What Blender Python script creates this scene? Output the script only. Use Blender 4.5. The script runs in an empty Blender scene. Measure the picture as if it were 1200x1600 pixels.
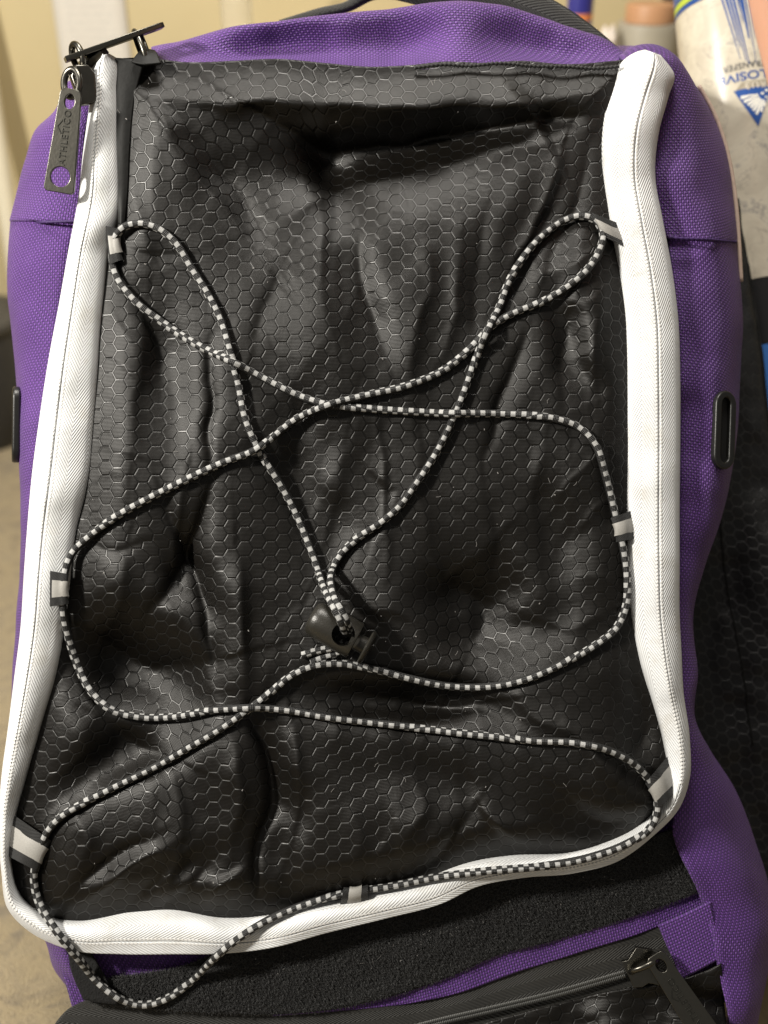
import bpy, bmesh, math, random
import numpy as np
from mathutils import Vector, Matrix

random.seed(7)
rng = np.random.default_rng(11)
SC = bpy.context.scene
COL = SC.collection
# ------------------------------------------------------------------ frame of the leaning bag
# u to the right, v up along the bag front, w out of the bag front towards the viewer (metres)
S, D, TILT = 0.0003, 0.5, math.radians(32)
H0 = 0.345
ct, st = math.cos(TILT), math.sin(TILT)
U = np.array([1, 0, 0.0]); V = np.array([0, st, ct]); W = np.array([0, -ct, st])
O = np.array([0, 0, H0])

def T(p):
    p = np.asarray(p, float)
    return O + p[..., 0:1] * U + p[..., 1:2] * V + p[..., 2:3] * W

def P(px, py, w=0.0):
    k = (D - w) / D
    return np.array([(px - 600) * S * k, (800 - py) * S * k, w])

# ------------------------------------------------------------------ camera, world, lamps
cam = bpy.data.cameras.new('camera')
cam_o = bpy.data.objects.new('camera', cam); COL.objects.link(cam_o)
cam.sensor_fit = 'VERTICAL'
cam.sensor_height = 24
cam.lens = 24 * D / (1600 * S)
cam.clip_start = 0.01; cam.clip_end = 100
cam_o.location = T([0, 0, D])
cam_o.rotation_euler = (math.pi / 2 - TILT, 0, 0)
cam.dof.use_dof = True
cam.dof.focus_distance = D - 0.006
cam.dof.aperture_fstop = cam.lens / 6.8
SC.camera = cam_o
CAM = T([0, 0, D])

wd = bpy.data.worlds.new('World'); SC.world = wd; wd.use_nodes = True
bg = wd.node_tree.nodes['Background']
bg.inputs[0].default_value = (1.0, 0.95, 0.87, 1)
bg.inputs[1].default_value = 0.19
SC.view_settings.view_transform = 'Standard'
SC.view_settings.look = 'None'
SC.view_settings.exposure = 0.0
SC.view_settings.gamma = 1.0

def area(name, pos, target, size, power, colour):
    l = bpy.data.lights.new(name, 'AREA'); l.shape = 'RECTANGLE'
    l.size, l.size_y = size; l.energy = power; l.color = colour
    o = bpy.data.objects.new(name, l); COL.objects.link(o)
    a, b = Vector(T(pos)), Vector(T(target))
    o.location = a
    o.rotation_euler = (b - a).to_track_quat('-Z', 'Y').to_euler()
    return o
area('side_lamp', (-0.78, 0.38, 0.62), (0, 0, 0), (0.10, 0.10), 20.0, (1.0, 0.95, 0.86))
area('ceiling_lamp', (-0.05, 1.15, 0.42), (0, 0, 0), (0.40, 0.28), 15.5, (1.0, 0.95, 0.87))

# ------------------------------------------------------------------ small maths
def spline(pts, n, dims=None, uniform=True):
    p = np.asarray(pts, float)
    k = len(p)
    dd = p if dims is None else p[:, :dims]
    t = np.concatenate([[0], np.cumsum(np.maximum(np.linalg.norm(np.diff(dd, axis=0), axis=1), 1e-9))])
    m = np.zeros_like(p)
    if k == 2:
        m[:] = (p[1] - p[0]) / t[1]
    else:
        d = np.diff(p, axis=0) / np.diff(t)[:, None]
        h = np.diff(t)[:, None]
        m[1:-1] = (d[:-1] * h[1:] + d[1:] * h[:-1]) / (h[1:] + h[:-1])
        m[0], m[-1] = d[0], d[-1]
    def ev(q):
        i = np.clip(np.searchsorted(t, q, side='right') - 1, 0, k - 2)
        h = (t[i + 1] - t[i])[:, None]; s = ((q - t[i])[:, None]) / h
        return ((2*s**3 - 3*s**2 + 1) * p[i] + (s**3 - 2*s**2 + s) * h * m[i]
                + (-2*s**3 + 3*s**2) * p[i+1] + (s**3 - s**2) * h * m[i+1])
    if not uniform:
        return ev(np.linspace(0, t[-1], n))
    q = np.linspace(0, t[-1], max(400, 12 * n))
    e = ev(q)
    ed = e if dims is None else e[:, :dims]
    L = np.concatenate([[0], np.cumsum(np.linalg.norm(np.diff(ed, axis=0), axis=1))])
    return ev(np.interp(np.linspace(0, L[-1], n), L, q))

_perm = rng.permutation(512)
def vnoise(x, y, seed=0):
    xi, yi = np.floor(x).astype(int), np.floor(y).astype(int)
    fx, fy = x - xi, y - yi
    fx = fx*fx*fx*(fx*(fx*6-15)+10); fy = fy*fy*fy*(fy*(fy*6-15)+10)
    def h(a, b):
        return _perm[(_perm[(a + seed*17) & 511] + b) & 511] / 255.5 - 1
    return ((h(xi, yi)*(1-fx) + h(xi+1, yi)*fx)*(1-fy) + (h(xi, yi+1)*(1-fx) + h(xi+1, yi+1)*fx)*fy)

# ------------------------------------------------------------------ objects
def link(o, parent=None):
    COL.objects.link(o)
    if parent is not None:
        o.parent = parent
    return o

ROOTLOC = {}
def thing(name, label, cat, loc, group=None):
    o = bpy.data.objects.new(name, None); COL.objects.link(o)
    o.empty_display_size = 0.02
    o.location = Vector(loc); o['label'] = label; o['category'] = cat
    if group: o['group'] = group
    ROOTLOC[o.name] = np.array(loc, float)
    return o

def rootloc(o):
    while o.parent is not None: o = o.parent
    return ROOTLOC.get(o.name, np.zeros(3))

def mesh_obj(name, verts, faces, mat, parent=None, uv=None, smooth=True, world=False, solid=0.0, label=None, cat=None, kind=None, group=None, flat_angle=None):
    v = np.asarray(verts, float)
    v = v if world else T(v)
    if parent is not None:
        org = rootloc(parent)
    elif kind == 'structure':
        org = np.zeros(3)
    else:
        org = np.array([(v[:, 0].min()+v[:, 0].max())/2, (v[:, 1].min()+v[:, 1].max())/2, v[:, 2].min()])
    me = bpy.data.meshes.new(name)
    me.from_pydata((v - org).tolist(), [], [list(map(int, f)) for f in faces])
    if uv is not None:
        lay = me.uv_layers.new(name='UVMap')
        li = np.empty(len(me.loops), dtype=np.int32); me.loops.foreach_get('vertex_index', li)
        lay.data.foreach_set('uv', np.asarray(uv, np.float32)[li].ravel())
    me.materials.append(mat)
    if smooth:
        me.polygons.foreach_set('use_smooth', [True] * len(me.polygons))
    me.update()
    o = bpy.data.objects.new(name, me); COL.objects.link(o)
    if parent is not None:
        o.parent = parent
    else:
        o.location = Vector(org); ROOTLOC[o.name] = org
    if flat_angle is not None:
        mm = me
        try:
            mm.set_sharp_from_angle(angle=math.radians(flat_angle))
        except Exception: pass
    if solid:
        m = o.modifiers.new('thickness', 'SOLIDIFY'); m.thickness = solid; m.offset = -1
    if label: o['label'] = label
    if cat: o['category'] = cat
    if kind: o['kind'] = kind
    if group: o['group'] = group
    return o

SURF = []          # grids that the cord and the loops may rest on
def grid_obj(name, G, mat, parent, uv=None, solid=0.0008, register=True, swap=False, **kw):
    """G: (n, m, 3) grid in the bag frame."""
    n, m = G.shape[:2]
    if uv is None:
        du = np.linalg.norm(np.diff(G, axis=0), axis=2); dv = np.linalg.norm(np.diff(G, axis=1), axis=2)
        u = np.zeros((n, m)); v = np.zeros((n, m))
        u[1:] = np.cumsum(du, axis=0); v[:, 1:] = np.cumsum(dv, axis=1)
        u -= u[n//2:n//2+1]; v -= v[:, m//2:m//2+1]
        u += np.linspace(0, du.mean(axis=1).sum(), n)[n//2]
        uv = np.stack([u, v] if swap else [v, u], axis=2)
    idx = np.arange(n*m).reshape(n, m)
    f = np.stack([idx[:-1, :-1], idx[1:, :-1], idx[1:, 1:], idx[:-1, 1:]], axis=-1).reshape(-1, 4)
    a = G[n//2+1 if n > 2 else 1, m//2] - G[n//2-1 if n > 2 else 0, m//2]
    b = G[n//2, min(m//2+1, m-1)] - G[n//2, m//2-1]
    if np.cross(a, b)[2] < 0:
        f = f[:, ::-1]
    if register: SURF.append(G)
    return mesh_obj(name, G.reshape(-1, 3), f, mat, parent, uv.reshape(-1, 2), solid=solid, **kw)

def stations(st_, n, m, lump=0.0, lump_px=120, seed=3):
    """rows of rail points (px, py, w) -> smooth grid."""
    A = np.array([[P(*q) for q in row] for row in st_])
    k, r = A.shape[:2]
    B = spline(A.reshape(k, r*3), n).reshape(n, r, 3)
    G = np.stack([spline(B[i], m, uniform=False) for i in range(n)])
    if lump:
        x, y = G[..., 0]/S/lump_px, G[..., 1]/S/lump_px
        G[..., 2] += lump * (vnoise(x, y, seed) + 0.5*vnoise(2.1*x, 2.1*y, seed+1))
    return G

def coons(top, bottom, left, right, n, m):
    """2D pixel-space patch (n rows, m columns); left and right run top to bottom."""
    t, b = spline(top, m), spline(bottom, m)
    l, r = spline(left, n), spline(right, n)
    s = np.linspace(0, 1, m)[None, :, None]; q = np.linspace(0, 1, n)[:, None, None]
    c = (1-q)*t[None] + q*b[None] + (1-s)*l[:, None] + s*r[:, None]
    c -= (1-s)*(1-q)*t[0] + s*(1-q)*t[-1] + (1-s)*q*b[0] + s*q*b[-1]
    return c

def lift(C, w):
    w = np.broadcast_to(w, C.shape[:2])
    k = (D - w) / D
    return np.stack([(C[..., 0]-600)*S*k, (800-C[..., 1])*S*k, w], axis=-1)

def frames(path, ref=np.array([0, 0, 1.0])):
    p = np.asarray(path, float)
    t = np.gradient(p, axis=0); t /= np.linalg.norm(t, axis=1)[:, None] + 1e-12
    nrm = np.zeros_like(p)
    v = ref - t[0]*np.dot(ref, t[0])
    if np.linalg.norm(v) < 1e-3:
        v = np.array([1, 0.2, 0]) - t[0]*np.dot([1, 0.2, 0], t[0])
    v /= np.linalg.norm(v)
    for i in range(len(p)):
        v = v - t[i]*np.dot(v, t[i]); v /= np.linalg.norm(v) + 1e-12
        nrm[i] = v
    return t, nrm, np.cross(t, nrm)

def tube_data(path, rad, seg=12, closed=False, ref=None, flat=1.0, caps=True, refit=False):
    p = np.asarray(path, float)
    if refit:
        t = np.gradient(p, axis=0); t /= np.linalg.norm(t, axis=1)[:, None]
        nr = np.array([0, 0, 1.0])[None] - t*t[:, 2:3]; nr /= np.linalg.norm(nr, axis=1)[:, None] + 1e-9
        b = np.cross(t, nr)
    elif closed:
        c = p.mean(axis=0)
        ax = np.cross(p[0]-c, p[len(p)//4]-c); ax /= np.linalg.norm(ax)
        t = np.roll(p, -1, 0) - np.roll(p, 1, 0); t /= np.linalg.norm(t, axis=1)[:, None]
        nr = np.repeat(ax[None], len(p), 0); b = np.cross(t, nr)
    else:
        t, nr, b = frames(p) if ref is None else frames(p, ref)
    rad = np.broadcast_to(rad, (len(p),))
    a = np.linspace(0, 2*np.pi, seg + 1)[:seg]
    V_ = p[:, None] + rad[:, None, None]*(np.cos(a)[None, :, None]*nr[:, None]*flat + np.sin(a)[None, :, None]*b[:, None])
    n = len(p)
    F = []
    rows = n if closed else n-1
    for i in range(rows):
        i2 = (i+1) % n
        for j in range(seg):
            j2 = (j+1) % seg
            F.append((i*seg+j, i*seg+j2, i2*seg+j2, i2*seg+j))
    if caps and not closed:
        F.append(tuple(range(seg-1, -1, -1))); F.append(tuple((n-1)*seg + j for j in range(seg)))
    return V_.reshape(-1, 3), F

def tube(name, path, rad, mat, parent, **kw):
    mk = {k: kw.pop(k) for k in list(kw) if k in ('label', 'cat', 'group', 'world', 'kind')}
    v, f = tube_data(path, rad, **kw)
    return mesh_obj(name, v, f, mat, parent, **mk)

def join_data(parts):
    V_, F, o = [], [], 0
    for v, f in parts:
        V_.append(np.asarray(v)); F += [tuple(np.array(q)+o) for q in f]; o += len(v)
    return np.concatenate(V_), F

def ext(splines, depth, bevel=0.0, res=2):
    """extruded flat outline with holes (local x, y; z = thickness)."""
    cu = bpy.data.curves.new('outline', 'CURVE'); cu.dimensions = '2D'; cu.fill_mode = 'BOTH'
    cu.extrude = depth/2; cu.bevel_depth = bevel; cu.bevel_resolution = res
    for pts in splines:
        s = cu.splines.new('POLY'); s.points.add(len(pts)-1); s.use_cyclic_u = True
        for q, (x, y) in zip(s.points, pts): q.co = (x*1000, y*1000, 0, 1)
    cu.extrude *= 1000; cu.bevel_depth *= 1000
    return curve_mesh(cu, 0.001)

def curve_mesh(cu, k=1.0):
    o = bpy.data.objects.new('outline', cu); COL.objects.link(o)
    dg = bpy.context.evaluated_depsgraph_get(); dg.update()
    me = bpy.data.meshes.new_from_object(o.evaluated_get(dg))
    v = np.array([q.co[:] for q in me.vertices])*k; f = [tuple(q.vertices) for q in me.polygons]
    bpy.data.objects.remove(o); bpy.data.curves.remove(cu); bpy.data.meshes.remove(me)
    return v, f

def text(s, size, depth=0.0, bevel=0.0, spacing=1.0, bold=0.0):
    cu = bpy.data.curves.new('text', 'FONT'); cu.body = s; cu.size = 1.0; cu.align_x = 'CENTER'; cu.align_y = 'CENTER'
    cu.extrude = depth/size/2; cu.bevel_depth = bevel/size; cu.space_character = spacing; cu.offset = bold
    v, f = curve_mesh(cu); return v*size, f

def place(v, o, x, y):
    x = np.asarray(x, float); x = x/np.linalg.norm(x); y = np.asarray(y, float); y = y - x*np.dot(x, y); y /= np.linalg.norm(y)
    z = np.cross(x, y)
    return np.asarray(o) + v[:, 0:1]*x + v[:, 1:2]*y + v[:, 2:3]*z

def arc(cx, cy, rx, ry, a0, a1, n):
    a = np.radians(np.linspace(a0, a1, n)); return [(cx+rx*math.cos(t), cy+ry*math.sin(t)) for t in a]

# ------------------------------------------------------------------ node helper
class NT:
    def __init__(s, name):
        s.m = bpy.data.materials.new(name); s.m.use_nodes = True; s.t = s.m.node_tree
        s.b = s.t.nodes['Principled BSDF']
    def n(s, typ, **kw):
        d = s.t.nodes.new(typ)
        for k, v in kw.items(): setattr(d, k, v)
        return d
    def lk(s, a, b): s.t.links.new(a, b)
    def setin(s, sock, v):
        if hasattr(v, 'is_output') or isinstance(v, bpy.types.NodeSocket): s.lk(v, sock)
        else: sock.default_value = v
    def math(s, op, a, b=0.0, c=0.0, clamp=False):
        d = s.n('ShaderNodeMath', operation=op, use_clamp=clamp)
        s.setin(d.inputs[0], a); s.setin(d.inputs[1], b); s.setin(d.inputs[2], c)
        return d.outputs[0]
    def mix(s, f, a, b):
        d = s.n('ShaderNodeMix', data_type='RGBA')
        s.setin(d.inputs[0], f); s.setin(d.inputs[6], a); s.setin(d.inputs[7], b)
        return d.outputs[2]
    def mixf(s, f, a, b):
        d = s.n('ShaderNodeMix', data_type='FLOAT')
        s.setin(d.inputs[0], f); s.setin(d.inputs[2], a); s.setin(d.inputs[3], b)
        return d.outputs[0]
    def uv(s):
        d = s.n('ShaderNodeUVMap'); d.uv_map = 'UVMap'
        x = s.n('ShaderNodeSeparateXYZ'); s.lk(d.outputs[0], x.inputs[0])
        return d.outputs[0], x.outputs[0], x.outputs[1]
    def obj(s): return s.n('ShaderNodeTexCoord').outputs['Object']
    def noise(s, vec, scale, detail=3, rough=0.55, dist=0.0):
        d = s.n('ShaderNodeTexNoise'); s.lk(vec, d.inputs['Vector'])
        d.inputs['Scale'].default_value = scale; d.inputs['Detail'].default_value = detail
        d.inputs['Roughness'].default_value = rough; d.inputs['Distortion'].default_value = dist
        return d.outputs['Fac']
    def ramp(s, f, stops):
        d = s.n('ShaderNodeValToRGB'); s.setin(d.inputs[0], f)
        e = d.color_ramp.elements
        while len(e) < len(stops): e.new(0.5)
        for q, (p, c) in zip(e, stops): q.position = p; q.color = c if len(c) == 4 else (*c, 1)
        return d.outputs[0]
    def smooth(s, f, a, b):
        d = s.n('ShaderNodeMapRange', interpolation_type='SMOOTHSTEP'); s.setin(d.inputs[0], f)
        d.inputs[1].default_value = a; d.inputs[2].default_value = b
        return d.outputs[0]
    def bump(s, h, strength, dist, prev=None):
        d = s.n('ShaderNodeBump'); d.inputs['Strength'].default_value = strength; d.inputs['Distance'].default_value = dist
        s.setin(d.inputs['Height'], h)
        if prev is not None: s.lk(prev, d.inputs['Normal'])
        return d.outputs[0]
    def out(s, col=None, rough=None, normal=None, **kw):
        if col is not None: s.setin(s.b.inputs['Base Color'], col if not isinstance(col, tuple) or len(col) == 4 else (*col, 1))
        if rough is not None: s.setin(s.b.inputs['Roughness'], rough)
        if normal is not None: s.lk(normal, s.b.inputs['Normal'])
        for k, v in kw.items(): s.setin(s.b.inputs[k], v)
        return s.m

def plain(name, col, rough=0.5, metal=0.0, noise_scale=None, amount=0.15, bump=0.0, **kw):
    t = NT(name)
    if noise_scale:
        f = t.noise(t.obj(), noise_scale, 4)
        c = t.mix(f, tuple(x*(1-amount) for x in col) + (1,), tuple(min(1, x*(1+amount)) for x in col) + (1,))
        nm = t.bump(f, bump, 0.001) if bump else None
        return t.out(c, rough, nm, Metallic=metal, **kw)
    return t.out(col, rough, None, Metallic=metal, **kw)

def hex_mat(name, base, line, cell=0.0069, rough=0.50, spec=0.5):
    t = NT(name)
    uvv, x, y = t.uv()
    # slight wobble of the woven pattern
    k = 1.0/cell
    px, py = t.math('MULTIPLY', y, k), t.math('MULTIPLY', x, k)   # flats at top and bottom
    R3 = math.sqrt(3)
    def cellc(ox, oy):
        a = t.math('SUBTRACT', t.math('FLOORED_MODULO', t.math('SUBTRACT', px, ox), 1.0), 0.5)
        b = t.math('SUBTRACT', t.math('FLOORED_MODULO', t.math('SUBTRACT', py, oy), R3), R3/2)
        return a, b
    ax, ay = cellc(0, 0); bx, by = cellc(0.5, R3/2)
    def hd(a, b):
        a = t.math('ABSOLUTE', a); b = t.math('ABSOLUTE', b)
        return t.math('MAXIMUM', a, t.math('ADD', t.math('MULTIPLY', a, 0.5), t.math('MULTIPLY', b, R3/2)))
    d = t.math('MINIMUM', hd(ax, ay), hd(bx, by))
    edge = t.math('SUBTRACT', 0.5, d)
    ln = t.math('SUBTRACT', 1.0, t.smooth(edge, 0.022, 0.06))
    dome = t.smooth(edge, 0.015, 0.085)
    rib = t.math('SINE', t.math('MULTIPLY', y, 2*math.pi/0.00062))
    n1 = t.noise(uvv, 260, 3)
    n2 = t.noise(uvv, 28, 3)
    h = t.math('ADD', t.math('MULTIPLY', dome, 1.0), t.math('MULTIPLY', rib, 0.10))
    h = t.math('ADD', h, t.math('MULTIPLY', n1, 0.25))
    nm = t.bump(h, 0.62, 0.00026)
    crumple = t.noise(uvv, 75, 3, 0.6, 0.6)
    nm = t.bump(crumple, 0.13, 0.0025, nm)
    col = t.mix(ln, base + (1,), line + (1,))
    col = t.mix(t.math('MULTIPLY', n2, 0.5), col, tuple(c*0.6 for c in base) + (1,))
    tg = t.n('ShaderNodeTangent', direction_type='UV_MAP', uv_map='UVMap')
    r = t.mixf(ln, rough, rough*0.75)
    r = t.math('ADD', r, t.math('MULTIPLY', t.math('SUBTRACT', n2, 0.5), 0.16))
    t.lk(tg.outputs[0], t.b.inputs['Tangent'])
    return t.out(col, r, nm, **{'Anisotropic': 0.55, 'Anisotropic Rotation': t.math('MULTIPLY', ln, 0.25),
                                'Specular IOR Level': t.mixf(ln, spec, spec*1.55), 'Sheen Weight': 0.0})

def weave_mat(name, lo, hi, pitch=0.00125, rough=0.5, depth=0.0006):
    t = NT(name)
    uvv, x, y = t.uv()
    w1 = t.math('MULTIPLY', t.math('SUBTRACT', t.noise(uvv, 40, 2), 0.5), 0.0009)
    w2 = t.math('MULTIPLY', t.math('SUBTRACT', t.noise(uvv, 33, 2), 0.5), 0.0009)
    a = t.math('MULTIPLY', t.math('ADD', x, w1), 1/pitch); b = t.math('MULTIPLY', t.math('ADD', y, w2), 1/(pitch*1.1))
    sa = t.math('ABSOLUTE', t.math('SINE', t.math('MULTIPLY', a, math.pi)))
    sb = t.math('ABSOLUTE', t.math('SINE', t.math('MULTIPLY', b, math.pi)))
    par = t.math('FLOORED_MODULO', t.math('ADD', t.math('FLOOR', a), t.math('FLOOR', b)), 2.0)
    h0 = t.math('MULTIPLY', t.math('POWER', sa, 0.7), t.math('ADD', 0.55, t.math('MULTIPLY', sb, 0.45)))
    h1 = t.math('MULTIPLY', t.math('POWER', sb, 0.7), t.math('ADD', 0.05, t.math('MULTIPLY', sa, 0.35)))
    h = t.mixf(par, h0, h1)
    # fine filaments of each yarn
    fil = t.math('SINE', t.math('MULTIPLY', t.mixf(par, a, b), 2*math.pi*5))
    h2 = t.math('ADD', h, t.math('MULTIPLY', fil, 0.05))
    n = t.noise(uvv, 60, 3)
    c = t.ramp(h, [(0.1, lo), (0.85, hi)])
    c = t.mix(t.math('MULTIPLY', n, 0.45), c, lo + (1,))
    fade = t.smooth(t.noise(uvv, 24, 4, 0.6), 0.45, 0.75)
    c = t.mix(t.math('MULTIPLY', fade, 0.10), c, tuple(min(1, q*1.35 + 0.02) for q in hi) + (1,))
    nm = t.bump(h2, 1.0, depth)
    return t.out(c, rough, nm, **{'Specular IOR Level': 0.4, 'Sheen Weight': 0.08})

def twill_mat(name, lo, hi, period=0.0021, width=0.017, rough=0.6, soil=0.0, depth=0.0004):
    """herringbone tape: u across, v along."""
    t = NT(name)
    uvv, x, y = t.uv()
    zig = t.math('MULTIPLY', t.math('ABSOLUTE', t.math('SUBTRACT', t.math('FRACT', t.math('MULTIPLY', x, 1/width)), 0.5)), width*1.7)
    q = t.math('MULTIPLY', t.math('ADD', y, zig), 1/period)
    s = t.math('ABSOLUTE', t.math('SINE', t.math('MULTIPLY', q, math.pi)))
    n = t.noise(uvv, 300, 2)
    h = t.math('ADD', t.math('POWER', s, 0.6), t.math('MULTIPLY', n, 0.3))
    c = t.ramp(s, [(0.0, lo), (0.6, hi)])
    if soil:
        d1 = t.smooth(t.noise(uvv, 55, 4, 0.65), 0.50, 0.72); d2 = t.smooth(t.noise(uvv, 210, 3, 0.6), 0.55, 0.72)
        c = t.mix(t.math('MULTIPLY', d1, soil), c, (0.46, 0.43, 0.37, 1)); c = t.mix(t.math('MULTIPLY', d2, soil*0.6), c, (0.42, 0.39, 0.34, 1))
    nm = t.bump(h, 0.65, depth)
    n3 = t.noise(uvv, 45, 2)
    nm = t.bump(n3, 0.25, 0.002, nm)
    return t.out(c, rough, nm, **{'Specular IOR Level': 0.3, 'Sheen Weight': 0.1})

M = {}
M['hex'] = hex_mat('black_hex_ripstop', (0.0046, 0.0038, 0.0029), (0.0024, 0.0022, 0.0019), rough=0.47, spec=0.30)
M['hexs'] = hex_mat('black_hex_ripstop_sleeve', (0.008, 0.008, 0.0085), (0.02, 0.02, 0.02), rough=0.5, spec=0.4)
M['purple'] = weave_mat('purple_basket_weave', (0.038, 0.011, 0.096), (0.195, 0.068, 0.375))
M['white'] = twill_mat('white_zipper_tape', (0.52, 0.525, 0.53), (0.70, 0.71, 0.715), soil=0.38)
M['blacktape'] = twill_mat('black_zipper_tape', (0.005, 0.005, 0.005), (0.030, 0.029, 0.026), period=0.0024, width=0.010, depth=0.0008)
M['web'] = twill_mat('black_webbing', (0.004, 0.004, 0.004), (0.014, 0.014, 0.014), period=0.0026, width=0.05, depth=0.0008)
M['ribweb'] = twill_mat('ribbed_black_webbing', (0.003, 0.003, 0.003), (0.012, 0.012, 0.012), period=0.0013, width=0.6, depth=0.0004)
M['smooth'] = plain('smooth_black_binding', (0.007, 0.007, 0.0065), 0.6, 0, 400, 0.4, 0.2, **{'Specular IOR Level': 0.25})
M['velcro'] = plain('loop_fastener_ground', (0.006, 0.006, 0.006), 0.95, 0, 900, 0.7, 0.8)
M['pile'] = plain('loop_fastener_pile', (0.020, 0.020, 0.020), 0.65)
M['metal'] = plain('gunmetal', (0.115, 0.11, 0.096), 0.30, 1.0, 600, 0.12, 0.06)
M['letter_shade'] = plain('letter_shade_metal', (0.035, 0.034, 0.03), 0.4, 0.8)  # raised letters coloured darker in place of the shading of their relief
M['plastic'] = plain('black_plastic', (0.007, 0.007, 0.006), 0.38, 0, 800, 0.3, 0.10)
M['lock'] = plain('matte_dark_lock_plastic', (0.019, 0.0175, 0.014), 0.36, 0, 1500, 0.2, 0.12)
M['dark'] = plain('painted_hole_shade', (0.003, 0.003, 0.003), 0.8)  # near-black colour that stands for the shade inside an opening
M['refl'] = plain('grey_reflective_tape', (0.29, 0.28, 0.26), 0.5, 0.0, 2500, 0.25, 0.15)
M['beige'] = plain('pale_piping', (0.55, 0.42, 0.34), 0.6, 0, 300, 0.2, 0.2)
M['thread'] = plain('grey_seam_thread', (0.16, 0.16, 0.15), 0.8)
M['pthread'] = plain('purple_sewing_thread', (0.035, 0.011, 0.085), 0.7)

def cord_mat():
    t = NT('black_cord_with_white_tracer')
    uvv, x, y = t.uv()           # x = turns round the cord, y = metres along
    def band(c):
        d = t.math('SUBTRACT', t.math('FRACT', t.math('SUBTRACT', x, c - 0.5)), 0.5)
        return t.math('ABSOLUTE', d)
    per = 0.0049
    wob = t.math('MULTIPLY', t.math('SUBTRACT', t.noise(uvv, 900, 2), 0.5), 0.25)
    def row(c, off):
        b = t.math('LESS_THAN', band(c), 0.118)
        f = t.math('LESS_THAN', t.math('FRACT', t.math('ADD', t.math('ADD', t.math('MULTIPLY', y, 1/per), wob), off)), 0.47)
        return t.math('MULTIPLY', b, f)
    w = t.math('MAXIMUM', row(-0.14, 0.0), row(0.14, 0.5))
    fil = t.math('SINE', t.math('MULTIPLY', x, 2*math.pi*34))
    br = t.math('MULTIPLY', t.math('SINE', t.math('ADD', t.math('MULTIPLY', x, 2*math.pi*8), t.math('MULTIPLY', y, 2*math.pi/0.0014))),
                t.math('SINE', t.math('SUBTRACT', t.math('MULTIPLY', x, 2*math.pi*8), t.math('MULTIPLY', y, 2*math.pi/0.0014))))
    h = t.math('ADD', t.math('ADD', t.math('MULTIPLY', w, 0.6), t.math('MULTIPLY', br, t.math('SUBTRACT', 0.5, t.math('MULTIPLY', w, 0.4)))), t.math('MULTIPLY', fil, t.math('MULTIPLY', w, 0.25)))
    wc = t.mix(t.smooth(fil, -1.0, 0.6), (0.28, 0.28, 0.275, 1), (0.50, 0.50, 0.49, 1))
    c = t.mix(w, (0.012, 0.012, 0.012, 1), wc)
    return t.out(c, 0.5, t.bump(h, 0.7, 0.0003), **{'Specular IOR Level': 0.4})
M['cord'] = cord_mat()

# ------------------------------------------------------------------ the room behind
def Q(px, py, Y):
    """point on the plane world y = Y along the line of sight through a place in the picture."""
    d = T(P(px, py, 0)) - CAM
    return CAM + d*(Y - CAM[1])/d[1]
WALL_Y = 0.80
def wall_mat():
    t = NT('cream_wall_paint'); o = t.obj()
    f = t.noise(o, 9, 5); g = t.noise(o, 350, 2)
    c = t.mix(f, (0.50, 0.41, 0.225, 1), (0.58, 0.485, 0.28, 1))
    return t.out(c, 0.7, t.bump(g, 0.25, 0.001))
def carpet_mat():
    t = NT('mottled_tan_carpet'); o = t.obj()
    f = t.noise(o, 24, 4, 0.65, 1.2); g = t.noise(o, 700, 2); q = t.noise(o, 55, 3)
    c = t.ramp(f, [(0.30, (0.15, 0.125, 0.09)), (0.50, (0.44, 0.35, 0.20)), (0.66, (0.22, 0.185, 0.13))])
    c = t.mix(t.math('MULTIPLY', q, 0.6), c, (0.40, 0.34, 0.24, 1))
    c = t.mix(t.math('MULTIPLY', g, 0.5), c, (0.16, 0.13, 0.10, 1))
    return t.out(c, 0.95, t.bump(g, 0.8, 0.004))
def boxv(x0, x1, y0, y1, z0, z1):
    v = np.array([(x, y, z) for z in (z0, z1) for y in (y0, y1) for x in (x0, x1)], float)
    return v, [(0, 2, 3, 1), (4, 5, 7, 6), (0, 1, 5, 4), (2, 6, 7, 3), (0, 4, 6, 2), (1, 3, 7, 5)]
def bevel_box(name, b, mat, parent=None, bev=0.004, **kw):
    o = mesh_obj(name, *boxv(*b), mat, parent, world=True, smooth=False, **kw)
    m = o.modifiers.new('edge', 'BEVEL'); m.width = bev; m.segments = 3
    return o
fl, ff = boxv(-2.5, 2.5, -1.6, WALL_Y + 0.1, -0.05, 0.0)
mesh_obj('floor', fl, ff, carpet_mat(), world=True, smooth=False, kind='structure')
wl, wf = boxv(-2.5, 2.5, WALL_Y, WALL_Y + 0.1, 0.0, 2.4)
mesh_obj('wall', wl, wf, wall_mat(), world=True, smooth=False, kind='structure')

# paper on the wall
def paper_mat():
    t = NT('printed_paper'); uvv, x, y = t.uv()
    ln = t.math('GREATER_THAN', t.math('FRACT', t.math('MULTIPLY', y, 1/0.0075)), 0.62)
    wd_ = t.math('GREATER_THAN', t.noise(uvv, 260, 2), 0.45)
    inside = t.math('MULTIPLY', t.math('GREATER_THAN', x, 0.010), t.math('LESS_THAN', x, 0.054))
    k = t.math('MULTIPLY', t.math('MULTIPLY', ln, wd_), inside)
    return t.out(t.mix(t.math('MULTIPLY', k, 0.4), (0.66, 0.62, 0.55, 1), (0.40, 0.39, 0.37, 1)), 0.8)
a = Q(104, 150, WALL_Y - 0.002); b = Q(213, 158, WALL_Y - 0.002)
n = 14
pv, puv, pf = [], [], []
for i in range(n):
    for j in range(6):
        s, q = j/5, i/(n-1)
        pv.append((a[0]+(b[0]-a[0])*s, WALL_Y - 0.0015 - 0.003*(1-q)**2*abs(s-0.5)*2, a[2] + 0.24*q))
        puv.append((s*0.064, q*0.24))
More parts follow.
